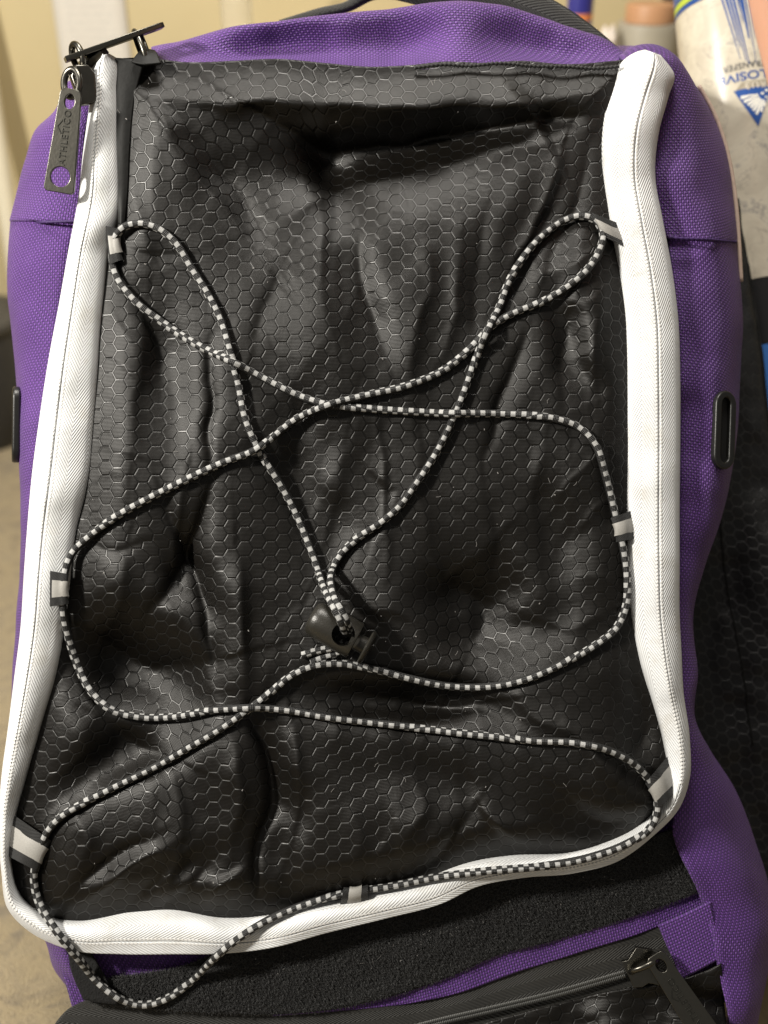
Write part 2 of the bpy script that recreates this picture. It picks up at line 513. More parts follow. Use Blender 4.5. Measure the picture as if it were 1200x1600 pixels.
for i in range(n-1):
    for j in range(5):
        k = i*6+j; pf.append((k, k+1, k+7, k+6))
mesh_obj('wall_notice', pv, pf, paper_mat(), world=True, uv=puv, solid=0.0004, label='narrow printed paper notice stuck on the cream wall', cat='notice')

# pale pole and dark tub at the left edge
a = Q(-14, 160, WALL_Y - 0.03); b = Q(34, 470, WALL_Y - 0.06)
d = (b - a); a2 = a - d*0.6; b2 = b + d*(b[2]/max(1e-3, a[2]-b[2]))
tube('leaning_pole', np.array([a2 + (b2-a2)*k for k in np.linspace(0, 1, 12)]) + np.array([0, 0, 0.0]), 0.011, plain('pale_painted_wood', (0.68, 0.62, 0.47), 0.5, 0, 30, 0.1), None, world=True,
     label='pale painted pole leaning against the cream wall', cat='pole')
def lathe(profile, seg=40):
    pr = np.asarray(profile, float); a_ = np.linspace(0, 2*np.pi, seg+1)[:seg]
    v = np.stack([pr[:, 0:1]*np.cos(a_), pr[:, 0:1]*np.sin(a_), np.repeat(pr[:, 1:2], seg, 1)], axis=-1)
    n_ = len(pr); f = []
    for i in range(n_-1):
        for j in range(seg):
            j2 = (j+1) % seg; f.append((i*seg+j, i*seg+j2, (i+1)*seg+j2, (i+1)*seg+j))
    f.append(tuple(range(seg-1, -1, -1))); f.append(tuple((n_-1)*seg+j for j in range(seg)))
    return v.reshape(-1, 3), f
d_ = T(P(-62, 722, 0)) - CAM; g = CAM + d_*(CAM[2]/-d_[2]) + np.array([0, 0.075, 0])
tub = thing('storage_tub', 'dark grey storage tub on the carpet by the wall', 'tub', (g[0], g[1], 0))
v, f = lathe([(0.0, 0.0), (0.060, 0.0), (0.064, 0.006), (0.072, 0.14), (0.070, 0.143), (0.066, 0.142), (0.058, 0.01), (0.0, 0.008)])
mesh_obj('tub_body', v + g*[1, 1, 0], f, plain('dark_grey_tub_plastic', (0.03, 0.03, 0.03), 0.5, 0, 60, 0.2), tub, world=True, flat_angle=40)
v, f = lathe([(0.0, 0.1425), (0.074, 0.1425), (0.076, 0.147), (0.074, 0.152), (0.05, 0.155), (0.0, 0.155)])
mesh_obj('tub_lid', v + g*[1, 1, 0], f, plain('grey_tub_lid', (0.055, 0.053, 0.05), 0.45, 0, 60, 0.2), tub, world=True, flat_angle=40)

# low cabinet behind the bag, with the blurred things that stand on it
cb = (-0.16, 0.60, 0.40, WALL_Y - 0.004, 0, 0.40)
cab = thing('low_cabinet', 'low tan cabinet against the wall behind the backpack', 'cabinet', (0.18, 0.5, 0))
wood = plain('tan_laminate', (0.42, 0.33, 0.20), 0.5, 0, 14, 0.15)
bevel_box('cabinet_body', (cb[0], cb[1], cb[2], cb[3], 0.0, 0.38), wood, cab)
bevel_box('cabinet_top', (cb[0]-0.012, cb[1]+0.012, cb[2]-0.012, cb[3], 0.3805, 0.40), wood, cab)
bevel_box('cabinet_door', (cb[0]+0.01, 0.175, cb[2]-0.016, cb[2]-0.0005, 0.03, 0.37), wood, cab)
bevel_box('cabinet_door', (0.185, cb[1]-0.01, cb[2]-0.016, cb[2]-0.0005, 0.03, 0.37), wood, cab)

def standing(name, label, cat, px, Y, parts_, zb=0.4003):
    g_ = Q(px, 60, Y); loc = np.array([g_[0], Y, zb])
    t = thing(name, label, cat, loc)
    for nm, prof, mt in parts_:
        v_, f_ = lathe(prof); mesh_obj(nm, v_ + loc, f_, mt, t, world=True, flat_angle=35)
    return t
blue = plain('royal_blue_label', (0.02, 0.045, 0.25), 0.35)
orange = plain('orange_print', (0.75, 0.25, 0.08), 0.45)
whitep = plain('white_plastic', (0.75, 0.73, 0.70), 0.4)
standing('spray_bottle', 'slim blue bottle with orange and white bands on the cabinet', 'bottle', 902, 0.66, [
    ('bottle_body', [(0, 0), (0.0115, 0), (0.0120, 0.003), (0.0120, 0.050), (0, 0.050)], blue),
    ('pale_band', [(0, 0.0505), (0.0121, 0.0505), (0.0121, 0.072), (0, 0.072)], plain('dusty_blue_label', (0.10, 0.14, 0.36), 0.4)),
    ('orange_band', [(0, 0.0725), (0.0121, 0.0725), (0.0121, 0.078), (0, 0.078)], orange),
    ('bottle_shoulder', [(0, 0.0785), (0.0120, 0.0785), (0.0120, 0.105), (0.010, 0.115), (0.007, 0.120), (0, 0.121)], plain('deep_blue_shoulder', (0.03, 0.03, 0.22), 0.35)),
    ('bottle_cap', [(0, 0.1215), (0.008, 0.1215), (0.008, 0.145), (0.006, 0.148), (0, 0.148)], whitep)])
greyp = plain('warm_grey_plastic', (0.36, 0.33, 0.26), 0.5, 0, 40, 0.15)
standing('lidded_jar', 'warm grey jar with an orange lid on the cabinet', 'jar', 1012, 0.66, [
    ('jar_body', [(0, 0), (0.029, 0), (0.030, 0.003), (0.030, 0.066), (0.029, 0.070), (0, 0.070)], greyp),
    ('jar_lid', [(0, 0.0705), (0.023, 0.0705), (0.023, 0.084), (0.022, 0.086), (0, 0.086)], plain('faded_orange_lid', (0.50, 0.27, 0.14), 0.5))])
standing('black_flask', 'black flask behind the grey jar on the cabinet', 'flask', 1070, 0.70, [
    ('flask_body', [(0, 0), (0.025, 0), (0.026, 0.004), (0.026, 0.10), (0.018, 0.112), (0, 0.112)], plain('black_flask_coat', (0.015, 0.014, 0.014), 0.4)),
    ('flask_cap', [(0, 0.1125), (0.014, 0.1125), (0.014, 0.128), (0, 0.128)], M['plastic'])])
clear = NT('clear_bottle_plastic'); clear.out((0.95, 0.93, 0.86), 0.12, None, **{'Transmission Weight': 0.85, 'IOR': 1.25})
standing('clear_bottle', 'clear plastic bottle standing on the cabinet behind the bag top', 'bottle', 372, 0.66, [
    ('bottle_body', [(0, 0), (0.013, 0), (0.014, 0.003), (0.014, 0.105), (0.006, 0.12), (0, 0.12)], clear.m),
    ('bottle_cap', [(0, 0.1205), (0.007, 0.1205), (0.007, 0.135), (0, 0.135)], whitep)])
# crumpled tissue
g = Q(946, 60, 0.64); loc = np.array([g[0], 0.64, 0.4003])
bm = bmesh.new(); bmesh.ops.create_icosphere(bm, subdivisions=4, radius=1)
from mathutils import noise as mnoise
tv = []
for q in bm.verts:
    c = q.co.copy(); k = 0.75 + 0.28*mnoise.noise(c*1.7) + 0.16*mnoise.noise(c*4.3)
    c = c*k; tv.append((c.x*0.017, c.y*0.02, max(0, c.z*0.042+0.036)))
tf = [tuple(q.index for q in p_.verts) for p_ in bm.faces]; bm.free()
mesh_obj('crumpled_tissue', np.array(tv) + loc, tf, plain('soft_white_tissue', (0.70, 0.62, 0.54), 0.9, 0, 80, 0.1), world=True, label='crumpled off-white tissue between the blue bottle and the jar', cat='tissue')

# ------------------------------------------------------------------ the backpack
bag = thing('backpack', 'purple backpack with black hexagon front panel, white zipper tape and laced cord', 'backpack', T([0, -0.385, -0.06]))

# ---- front panel: relief of the slack fabric (pixel space -> w in metres)
STROKES = [  # (points, height mm, half width px one side, other side)
 ([(200,140),(300,160),(420,158),(560,165),(700,168),(830,165),(945,140)], 8.0, 30, 26),
 ([(425,188),(520,238),(640,222),(800,200),(920,180)], -15.0, 40, 50),
 ([(425,345),(520,305),(640,268),(760,243),(915,205)], 5.0, 26, 34),
 ([(232,150),(280,235),(340,320),(400,395)], 6.5, 22, 30),
 ([(300,215),(360,290),(410,370)], -6.0, 28, 30),
 ([(215,220),(205,300),(230,370)], 3.0, 25, 25),
 ([(640,330),(668,430),(640,560),(650,640)], 4.5, 36, 30),
 ([(560,370),(572,470),(602,560)], -3.2, 16, 20),
 ([(725,380),(715,470),(690,560)], 3.0, 22, 16),
 ([(760,330),(745,420),(740,520)], -2.5, 18, 18),
 ([(588,640),(598,720),(604,800),(606,900)], 1.6, 7, 7),
 ([(540,700),(520,800),(490,900)], 2.5, 30, 36),
 ([(650,700),(660,800),(690,900)], 3.0, 30, 30),
 ([(880,235),(845,330),(800,420)], 5.5, 16, 24),
 ([(930,215),(895,330),(860,410)], -4.5, 20, 22),
 ([(955,430),(930,520),(925,620)], 3.2, 22, 26),
 ([(895,480),(878,560),(885,640)], -3.0, 22, 22),
 ([(940,640),(955,760),(950,860)], -2.5, 20, 25),
 ([(330,750),(300,850),(232,965)], -6.5, 12, 18),
 ([(255,780),(292,870),(322,960),(335,1060)], -6.0, 14, 16),
 ([(290,740),(275,830),(270,900)], 3.5, 16, 16),
 ([(372,860),(378,980),(385,1085)], 5.5, 22, 26),
 ([(165,1000),(255,1045),(330,1030)], -8.0, 42, 40),
 ([(200,860),(190,930),(170,980)], 3.5, 30, 30),
 ([(150,1120),(210,1160),(260,1180)], -6.0, 35, 30),
 ([(395,1115),(415,1180),(425,1250),(402,1330),(395,1420)], -7.5, 11, 15),
 ([(360,1150),(378,1240),(360,1330)], 4.5, 24, 18),
 ([(455,1130),(468,1230),(450,1340)], 4.5, 16, 34),
 ([(270,1210),(285,1290),(275,1350)], 3.0, 18, 20),
 ([(705,905),(755,960),(735,1010)], -8.0, 44, 50),
 ([(625,1090),(700,1105),(745,1100)], -6.0, 22, 26),
 ([(560,950),(640,960),(660,1010)], 2.5, 30, 26),
 ([(800,1080),(840,1130),(900,1140)], 3.5, 30, 28),
 ([(820,960),(880,980),(940,960)], 3.0, 32, 32),
 ([(985,1060),(1012,1130),(985,1185)], -6.0, 20, 22),
 ([(880,1120),(945,1190),(1000,1250)], 5.0, 24, 18),
 ([(880,1240),(940,1280),(985,1285)], -4.0, 18, 18),
 ([(735,1270),(700,1320),(650,1365)], -5.5, 16, 18),
 ([(745,1235),(790,1305),(870,1325)], 5.0, 18, 20),
 ([(640,1200),(660,1270),(620,1330)], 3.5, 26, 26),
 ([(540,1250),(560,1320),(530,1380)], 2.5, 28, 28),
 ([(128,1412),(195,1362),(265,1325)], 5.5, 12, 16),
 ([(110,1392),(180,1340),(235,1310)], -4.5, 14, 14),
 ([(215,1415),(262,1372),(285,1335)], 4.5, 10, 14),
 ([(235,1425),(300,1385),(330,1345)], -4.0, 11, 11),
 ([(320,1420),(352,1375),(385,1350)], 4.0, 12, 14),
 ([(110,1250),(140,1310),(120,1370)], 3.0, 24, 24),
 ([(430,560),(455,640),(440,720)], 2.0, 26, 26),
 ([(330,540),(328,640),(325,740)], -4.0, 7, 11),
 ([(230,480),(215,580),(205,700)], 2.5, 30, 26),
 ([(205,440),(240,520),(250,600)], -2.5, 22, 22),
 ([(440,420),(420,470),(400,540)], -3.0, 30, 26),
 ([(500,330),(500,420),(520,520)], 3.0, 26, 26),
 ([(820,520),(790,600),(760,720)], -3.4, 9, 13),
 ([(850,700),(830,780),(840,860)], 2.6, 28, 28),
 ([(760,760),(775,840),(770,900)], -2.4, 22, 22),
]
_rs = random.Random(23)
_edge = spline([(175,110),(190,310),(150,480),(140,640),(110,850),(85,1050),(35,1230),(30,1400),(120,1435),(300,1430),(520,1410),(720,1350),(940,1320),(1035,1240),(1030,1110),(990,950),(985,700),(975,450),(955,300),(965,130)], 90)
for _i in range(3, 86, 2):        # short gathers along the sewn edge
    _q = _edge[_i]; _c = np.array([530, 780.0]) - _q; _c /= np.linalg.norm(_c); _a = _rs.uniform(-0.7, 0.7)
    _d = np.array([_c[0]*math.cos(_a)-_c[1]*math.sin(_a), _c[0]*math.sin(_a)+_c[1]*math.cos(_a)])
    _l = _rs.uniform(45, 130); _o = _rs.uniform(5, 25); _b = np.array([-_d[1], _d[0]])*_rs.uniform(-14, 14)
    STROKES.append(([tuple(_q+_d*_o), tuple(_q+_d*(_o+_l*.5)+_b), tuple(_q+_d*(_o+_l))], _rs.choice([-1, 1, 1])*_rs.uniform(0.4, 1.1), _rs.uniform(5, 12), _rs.uniform(5, 12)))
for _i in range(46):              # and across the slack middle
    _q = np.array([_rs.uniform(190, 950), _rs.uniform(160, 1370)]); _a = _rs.gauss(1.45, 0.5); _d = np.array([math.cos(_a), math.sin(_a)]); _l = _rs.uniform(40, 120)
    _b = np.array([-_d[1], _d[0]])*_rs.uniform(-16, 16)
    STROKES.append(([tuple(_q), tuple(_q+_d*_l*.5+_b), tuple(_q+_d*_l)], _rs.choice([-1, 1])*_rs.uniform(0.15, 0.4), _rs.uniform(5, 11), _rs.uniform(6, 16)))
DENTS = [  # (x, y, long radius px, short radius px, degrees of the long axis, depth mm)
 (512, 262, 70, 34, 62, 8),  (610, 238, 170, 44, -12, 14), (345, 330, 95, 40, 55, 5), (190, 1045, 130, 66, 20, 20), (300, 900, 80, 30, 70, 7), (735, 955, 84, 60, 60, 19),
 (640, 1098, 130, 32, 4, 14), (180, 1190, 110, 40, -28, 11), (1000, 1150, 60, 34, 70, 12), (900, 560, 130, 34, 80, 6), (560, 470, 120, 34, 75, 5),
 (440, 1260, 110, 30, 85, 7), (680, 1230, 90, 45, 20, 6), (860, 860, 120, 50, 70, 6), (480, 800, 120, 45, 65, 5), (250, 620, 140, 40, 85, 6),
 (840, 1000, 90, 36, -20, 6), (930, 1290, 70, 26, 10, 6), (270, 1370, 80, 20, -40, 6), (830, 360, 100, 28, -60, 6), (440, 620, 70, 40, 60, 5)]
def relief(X, Y):
    h = np.zeros_like(X)
    for cx_, cy_, ra_, rb_, an_, dp_ in DENTS:
        a0 = math.radians(an_); ex = X - cx_ + 16*vnoise(X/90, Y/90, 15); ey = Y - cy_ + 16*vnoise(X/90, Y/90, 16)
        p_ = (ex*math.cos(a0) + ey*math.sin(a0))/ra_; q_ = (-ex*math.sin(a0) + ey*math.cos(a0))/rb_
        h -= dp_*0.001*np.exp(-np.sqrt((p_*p_ + q_*q_)**2 + 0.01))
    wx = X + 5*vnoise(X/45, Y/45, 5); wy = Y + 5*vnoise(X/45, Y/45, 6)
    for pts, amp, wa, wb in STROKES:
        q = spline(pts, 14)
        best = np.full(X.shape, 1e9); tt = np.zeros_like(X); sg = np.zeros_like(X)
        for i in range(13):
            a_, b_ = q[i], q[i+1]; dx, dy = b_ - a_; L2 = dx*dx + dy*dy
            s_ = np.clip(((wx-a_[0])*dx + (wy-a_[1])*dy)/L2, 0, 1)
            ex, ey = wx - a_[0] - s_*dx, wy - a_[1] - s_*dy
            d2 = ex*ex + ey*ey; k = d2 < best
            best = np.where(k, d2, best); tt = np.where(k, (i+s_)/13, tt); sg = np.where(k, dx*ey - dy*ex, sg)
        hor = abs(pts[-1][0]-pts[0][0]) > abs(pts[-1][1]-pts[0][1])
        steep = (sg > 0) if hor else (sg < 0)
        if amp < 0: steep = ~steep
        wd_ = np.where(sg > 0, wb, wa)*np.where(steep, 0.50, 1.75)
        dd = np.sqrt(best)/wd_
        prof = np.exp(-np.sqrt(dd*dd + 0.010)**1.15)*1.08
        h += 0.90*amp*0.001*prof*np.clip(np.sin(np.pi*(0.06+0.88*tt)), 0, 1)**0.7
    r1 = vnoise(X/260, Y/260, 1); r2 = 1-np.abs(vnoise(wx/95, wy/140, 2)); r3 = 1-np.abs(vnoise((wx+0.5*wy)/55, (wy-0.3*wx)/80, 3))
    h += 0.0048*r1 + 0.0008*(r2-0.6) + 0.0002*(r3-0.6)
    for cell, amp_, sd in ((165, 0.0042, 1), (85, 0.0009, 2)):      # crumpled facets between straight creases
        rs_ = np.random.default_rng(40 + sd)
        gx, gy = np.meshgrid(np.arange(-200, 1400, cell), np.arange(-150, 1750, cell*1.25))
        q = np.stack([gx.ravel(), gy.ravel()], 1) + rs_.uniform(-0.48, 0.48, (gx.size, 2))*cell*[1, 1.25]
        z_ = rs_.uniform(-1, 1, len(q))*amp_
        from mathutils.geometry import delaunay_2d_cdt
        vs_, _, tr_, ov_, _, _ = delaunay_2d_cdt([Vector(p_) for p_ in q], [], [], 0, 1e-5)
        zz = np.array([z_[o_[0]] for o_ in ov_]); vv = np.array([v_[:] for v_ in vs_])
        px_, py_ = X + 4*vnoise(X/60, Y/60, 25), Y + 4*vnoise(X/60, Y/60, 26)
        acc = np.zeros_like(X)
        for t_ in tr_:
            a_, b_, c_ = vv[list(t_)]; za, zb, zc_ = zz[list(t_)]
            lo = np.minimum(np.minimum(a_, b_), c_) - 1; hi = np.maximum(np.maximum(a_, b_), c_) + 1
            m_ = (px_ >= lo[0]) & (px_ <= hi[0]) & (py_ >= lo[1]) & (py_ <= hi[1])
            if not m_.any(): continue
            x_, y_ = px_[m_], py_[m_]
            dt = (b_[1]-c_[1])*(a_[0]-c_[0]) + (c_[0]-b_[0])*(a_[1]-c_[1])
            l1 = ((b_[1]-c_[1])*(x_-c_[0]) + (c_[0]-b_[0])*(y_-c_[1]))/dt; l2 = ((c_[1]-a_[1])*(x_-c_[0]) + (a_[0]-c_[0])*(y_-c_[1]))/dt
            ins = (l1 >= -1e-6) & (l2 >= -1e-6) & (l1 + l2 <= 1 + 1e-6)
            w_ = acc[m_]; w_[ins] = (l1*za + l2*zb + (1-l1-l2)*zc_)[ins]; acc[m_] = w_
        h += acc
    k_ = np.array([0, 1, 2, 1, 0])/4.0
    hp_ = np.pad(h, 2, mode='edge')
    hp_ = sum(k_[i]*hp_[i:i+h.shape[0], :] for i in range(5)); h = sum(k_[i]*hp_[:, i:i+h.shape[1]] for i in range(5))
    return h
NX, NY = 330, 460
C = coons(
    [(176,92),(235,90),(300,97),(370,95),(440,92),(520,99),(580,104),(640,102),(700,96),(760,98),(820,95),(880,100),(990,92)],
    [(40,1440),(120,1456),(210,1444),(270,1440),(350,1452),(430,1446),(520,1426),(600,1406),(690,1384),(760,1362),(850,1352),(930,1344),(985,1324),(1060,1245)],
    [(166,92),(165,180),(165,300),(145,400),(135,480),(122,590),(112,690),(100,780),(84,880),(74,980),(60,1060),(40,1150),(18,1250),(8,1340),(40,1440)],
    [(990,92),(978,150),(968,200),(966,270),(976,345),(990,430),(1000,500),(1004,700),(1004,850),(1010,950),(1024,1030),(1040,1100),(1056,1170),(1060,1245)], NY, NX)
sU = np.linspace(0, 1, NX)[None]; sV = np.linspace(0, 1, NY)[:, None]
ed = np.minimum(np.minimum(sU, 1-sU)*9.5, np.minimum(sV*14, (1-sV)*17)); ed = np.clip(ed, 0, 1); ed = ed*ed*(3-2*ed)
HW = -0.0035 + ed*(0.0055 + relief(C[..., 0], C[..., 1])) + 0.007*(np.clip((sV-0.55)/0.45, 0, 1)*ed)
G = lift(C, HW)
Gs = G*np.array([1, 1, 0.6])
du = np.linalg.norm(np.diff(Gs, axis=1), axis=2); dv = np.linalg.norm(np.diff(Gs, axis=0), axis=2)
Uc = np.zeros((NY, NX)); Uc[:, 1:] = np.cumsum(du, axis=1); Uc -= Uc[:, NX//2:NX//2+1]; Uc += G[:, NX//2:NX//2+1, 0]
Vc = np.zeros((NY, NX)); Vc[1:] = np.cumsum(dv, axis=0); Vc = -(Vc - Vc[NY//2:NY//2+1]); Vc += G[NY//2:NY//2+1, :, 1]
grid_obj('front_panel', G, M['hex'], bag, uv=np.stack([Uc, Vc], axis=2), solid=0.0005)

# ---- white zipper tape round three sides of the panel
TAPE = [((170,84),(160,86)),((180,92),(147,98)),((183,140),(140,160)),((184,220),(130,235)),((186,310),(122,310)),((166,390),(107,390)),((156,470),(93,470)),
 ((148,560),(76,560)),((141,650),(62,650)),((133,740),(50,740)),((114,830),(42,830)),((104,900),(37,900)),((95,980),(32,980)),((80,1060),(22,1060)),
 ((58,1140),(12,1140)),((36,1220),(2,1215)),((20,1290),(-3,1290)),((17,1350),(2,1362)),((32,1402),(12,1420)),((68,1430),(45,1455)),((122,1441),(105,1483)),
 ((200,1428),(190,1491)),((270,1424),(270,1491)),((350,1436),(350,1490)),((430,1432),(430,1480)),((500,1414),(510,1458)),((580,1396),(600,1436)),
 ((660,1376),(690,1412)),((720,1352),(745,1386)),((800,1338),(815,1372)),((890,1334),(900,1364)),((950,1316),(965,1346)),((1000,1288),(1022,1305)),
 ((1034,1252),(1062,1262)),((1045,1210),(1078,1215)),((1040,1160),(1078,1155)),((1022,1090),(1068,1080)),((1004,1030),(1065,1020)),((991,960),(1062,960)),
 ((986,880),(1062,880)),((985,790),(1062,790)),((985,690),(1063,690)),((984,590),(1063,590)),((982,500),(1060,500)),((972,420),(1050,420)),((958,340),(1036,345)),
 ((949,270),(1024,275)),((950,200),(1030,205)),((962,145),(1045,150)),((982,95),(1053,114)),((998,83),(1044,100)),((1010,78),(1032,86))]
nt = 620
ti = spline([list(a_) + list(b_) for a_, b_ in TAPE], nt)
arcs = np.concatenate([[0], np.cumsum(np.linalg.norm(np.diff((ti[:, :2]+ti[:, 2:])/2, axis=0), axis=1))])
tpar = np.linspace(0, 1, nt)
gpos = np.interp(tpar, [0, 0.35, 0.45, 0.55, 0.66, 0.72, 1], [0.66, 0.64, 0.70, 0.74, 0.66, 0.58, 0.56])
fs = [-0.16, -0.06, 0.0, 0.05, 0.12, 0.22, 0.34, 0.46]; 
prof_f, prof_w = [], []
GT = []
for i in range(nt):
    g_ = gpos[i]
    f_ = np.array([-0.10, 0.0, 0.06, 0.14, 0.25, 0.38, 0.5*(0.38+g_-0.05), g_-0.05, g_-0.018, g_, g_+0.018, g_+0.05, g_+0.14, 0.90, 0.97, 1.0, 0.99])
    h_ = np.array([-3.2, -0.4, 0.9, 2.0, 3.4, 4.7, 5.5, 6.0, 5.8, 4.7, 5.7, 5.8, 4.9, 2.6, 0.6, -1.8, -7.0])*0.00085
    f_ = np.where(f_ > 1, 1, f_)
    bb = float(np.clip((tpar[i]-0.37)/0.04, 0, 1)*np.clip((0.68-tpar[i])/0.04, 0, 1))
    flat = np.concatenate([h_[:6], 0.0052 - 0.0035*(f_[6:-1]-0.3), h_[-1:]]); flat[9] -= 0.001
    h_ = h_*(1-bb) + flat*bb
    a_, b_ = ti[i, :2], ti[i, 2:]
    q = a_[None] + (b_-a_)[None]*f_[:, None]
    wav = 0.0011*vnoise(np.array([arcs[i]/85.0]), np.array([2.5]), 9)[0] + 0.0012*np.sin(np.pi*np.clip(f_, 0, 1))*vnoise(np.array([arcs[i]/46.0]), np.array([7.5]), 10)[0]
    GT.append(np.stack([P(q[j, 0], q[j, 1], h_[j] + (wav if np.isscalar(wav) else wav[j])) for j in range(len(f_))]))
GT = np.array(GT)
wdt = np.concatenate([np.zeros((nt, 1)), np.cumsum(np.linalg.norm(np.diff(GT, axis=1), axis=2), axis=1)], axis=1)
wdt -= wdt[:, 9:10]
uvT = np.stack([wdt, np.repeat((arcs*S)[:, None], GT.shape[1], 1)], axis=2)
tape = grid_obj('zipper_tape', GT, M['white'], bag, uv=uvT, solid=0.0009)
# end caps close over the tape ends; groove thread where the two tapes meet
tube('zipper_seam', GT[3:-3, 9] + np.array([0, 0, -0.0001]), 0.00042, M['thread'], tape, seg=6)
st_v, st_f = [], []
parts_ = []
for i in range(6, nt-6, 1):
    for j, sd in ((7, -1), (11, 1)):
        c = GT[i, j]*0.75 + GT[i, j+sd*(-1) if False else j]*0.25 + np.array([0, 0, 0.0001])
        t_ = GT[i+1, j]-GT[i-1, j]; t_ = t_/np.linalg.norm(t_)*0.00085
        s_ = GT[i, j+1]-GT[i, j-1]; s_ = s_/np.linalg.norm(s_)*0.0006
        k = len(st_v)
        if c[0] > P(1015, 0)[0] and P(0, 1335)[1] < c[1] < P(0, 1222)[1]: continue
        st_v += [c-t_-s_*0.6, c+t_*0.2-s_, c+t_+s_*0.6, c-t_*0.2+s_, c+np.array([0, 0, 0.00018])]
        st_f += [(k, k+1, k+4), (k+1, k+2, k+4), (k+2, k+3, k+4), (k+3, k, k+4)]
o = mesh_obj('tape_stitching', np.array(st_v), st_f, plain('white_stitch_thread', (0.76, 0.75, 0.73), 0.6), tape); o['kind'] = 'stuff'

# ---- purple sides (front edge, middle, outline, back)
def side(rows, wi, wm, wo, back_dx, n, m, name='side_panel', lump=0.0024, **kw):
    r = []
    for k, (a_, b_, c_) in enumerate(rows):
        r.append([(a_[0], a_[1], wi), (b_[0], b_[1], wm), (c_[0], c_[1], wo), (c_[0]+back_dx*0.35, c_[1], wo-0.03), (c_[0]+back_dx, c_[1], -0.122)])
    return grid_obj(name, stations(r, n, m, lump, 110), M['purple'], bag, solid=0.0012, **kw), r
RL = [((1046,366),(1105,369),(1151,372)),((1056,500),(1115,495),(1160,490)),((1058,600),(1115,598),(1158,590)),((1058,700),(1110,700),(1150,690)),((1058,800),(1100,800),(1133,785)),
 ((1058,880),(1085,885),(1105,875)),((1056,950),(1072,955),(1083,948)),((1060,1050),(1076,1050),(1086,1050)),((1064,1115),(1074,1118),(1081,1120)),((1068,1175),(1090,1178),(1108,1168)),
 ((1062,1245),(1110,1245),(1150,1235)),((1052,1302),(1115,1310),(1174,1300)),((1092,1395),(1150,1390),(1200,1385)),((1110,1445),(1160,1455),(1208,1450)),((1124,1515),(1165,1530),(1197,1530)),((1150,1640),(1165,1640),(1176,1640))]
side(RL, -0.0075, -0.0105, -0.040, -45, 220, 34); G_RL = SURF[-1]
RU = [((978,100),(972,93),(966,96)),((996,92),(992,82),(990,77)),((1016,90),(1016,79),(1016,74)),((1040,100),(1045,92),(1046,88)),((1044,116),(1060,112),(1072,118)),((1036,160),(1075,155),(1103,155)),
 ((1024,205),(1080,205),(1126,202)),((1018,270),(1085,270),(1142,262)),((1028,340),(1095,337),(1151,337)),((1043,370),(1100,373),(1153,377))]
side(RU, -0.0055, -0.0088, -0.039, -45, 110, 34)
LL = [((126,340),(75,342),(19,343)),((100,450),(55,450),(14,450)),((84,560),(50,560),(21,560)),((68,650),(48,650),(28,650)),((55,740),(43,740),(31,740)),((48,830),(40,830),(32,830)),
 ((43,900),(37,900),(31,900)),((38,980),(32,980),(27,980)),((28,1060),(24,1060),(21,1060)),((20,1150),(16,1150),(14,1150)),((12,1250),(9,1250),(8,1250)),((14,1350),(12,1350),(12,1350)),
 ((45,1425),(38,1425),(34,1420)),((95,1472),(80,1468),(70,1462)),((116,1520),(98,1522),(82,1515)),((140,1554),(122,1554),(106,1548)),((150,1564),(134,1567),(122,1562))]
side(LL, -0.0085, -0.014, -0.040, 45, 200, 26); G_LL = SURF[-1]
LU = [((146,118),(125,122),(102,135)),((138,170),(112,170),(88,172)),((132,205),(95,205),(56,206)),((128,250),(85,250),(40,252)),((126,300),(78,300),(28,300)),((128,346),(72,346),(17,347))]
side(LU, -0.0065, -0.012, -0.039, 45, 70, 26)
# top flap
TF = [((240,104,-.004),(238,90,-.012),(236,74,-.020),(240,90,-.05),(245,100,-.12)),((330,104,-.004),(326,80,-.016),(322,62,-.017),(326,78,-.05),(330,100,-.12)),
 ((430,102,-.004),(428,70,-.022),(425,44,-.014),(427,62,-.05),(430,100,-.12)),((540,107,-.004),(535,66,-.018),(530,33,-.013),(532,52,-.05),(535,100,-.12)),
 ((640,110,-.004),(638,62,-.021),(632,21,-.015),(636,42,-.05),(640,100,-.12)),((715,106,-.004),(718,56,-.010),(722,12,-.010),(722,36,-.05),(722,100,-.12)),
 ((800,107,-.004),(805,66,-.020),(812,27,-.016),(812,46,-.05),(812,100,-.12)),((885,112,-.004),(888,80,-.020),(890,52,-.018),(888,68,-.05),(880,100,-.12)),
 ((950,112,-.004),(955,94,-.016),(958,74,-.020),(950,78,-.05),(940,110,-.12)),((988,114,-.006),(988,102,-.012),(986,90,-.022),(975,95,-.05),(960,120,-.12))]
grid_obj('top_flap', stations(TF, 170, 60, 0.0012, 70, 21), M['purple'], bag, solid=0.0012)
# edge piping of the right side
pp = spline([P(x, y, -0.043) for x, y in [(1092,134),(1116,178),(1138,245),(1150,320),(1155,385),(1158,440)]], 60)
tube('edge_piping', pp, 0.0011, M['beige'], bag, seg=10)
# stitched hems
for pts, w_ in (([(24,336),(60,337),(118,337)], -0.0), ([(1034,361),(1090,363),(1146,367)], 0.0)):
    pass
# back and bottom
C = coons([(160,130),(600,95),(1000,110)], [(120,1560),(600,1640),(1130,1600)], [(160,130),(75,400),(80,900),(60,1300),(120,1560)], [(1000,110),(1105,400),(1060,800),(1040,1100),(1130,1600)], 30, 30)
grid_obj('back_panel', lift(C, -0.1215 + 0*C[..., 0]), M['web'], bag, register=False, solid=0.002)

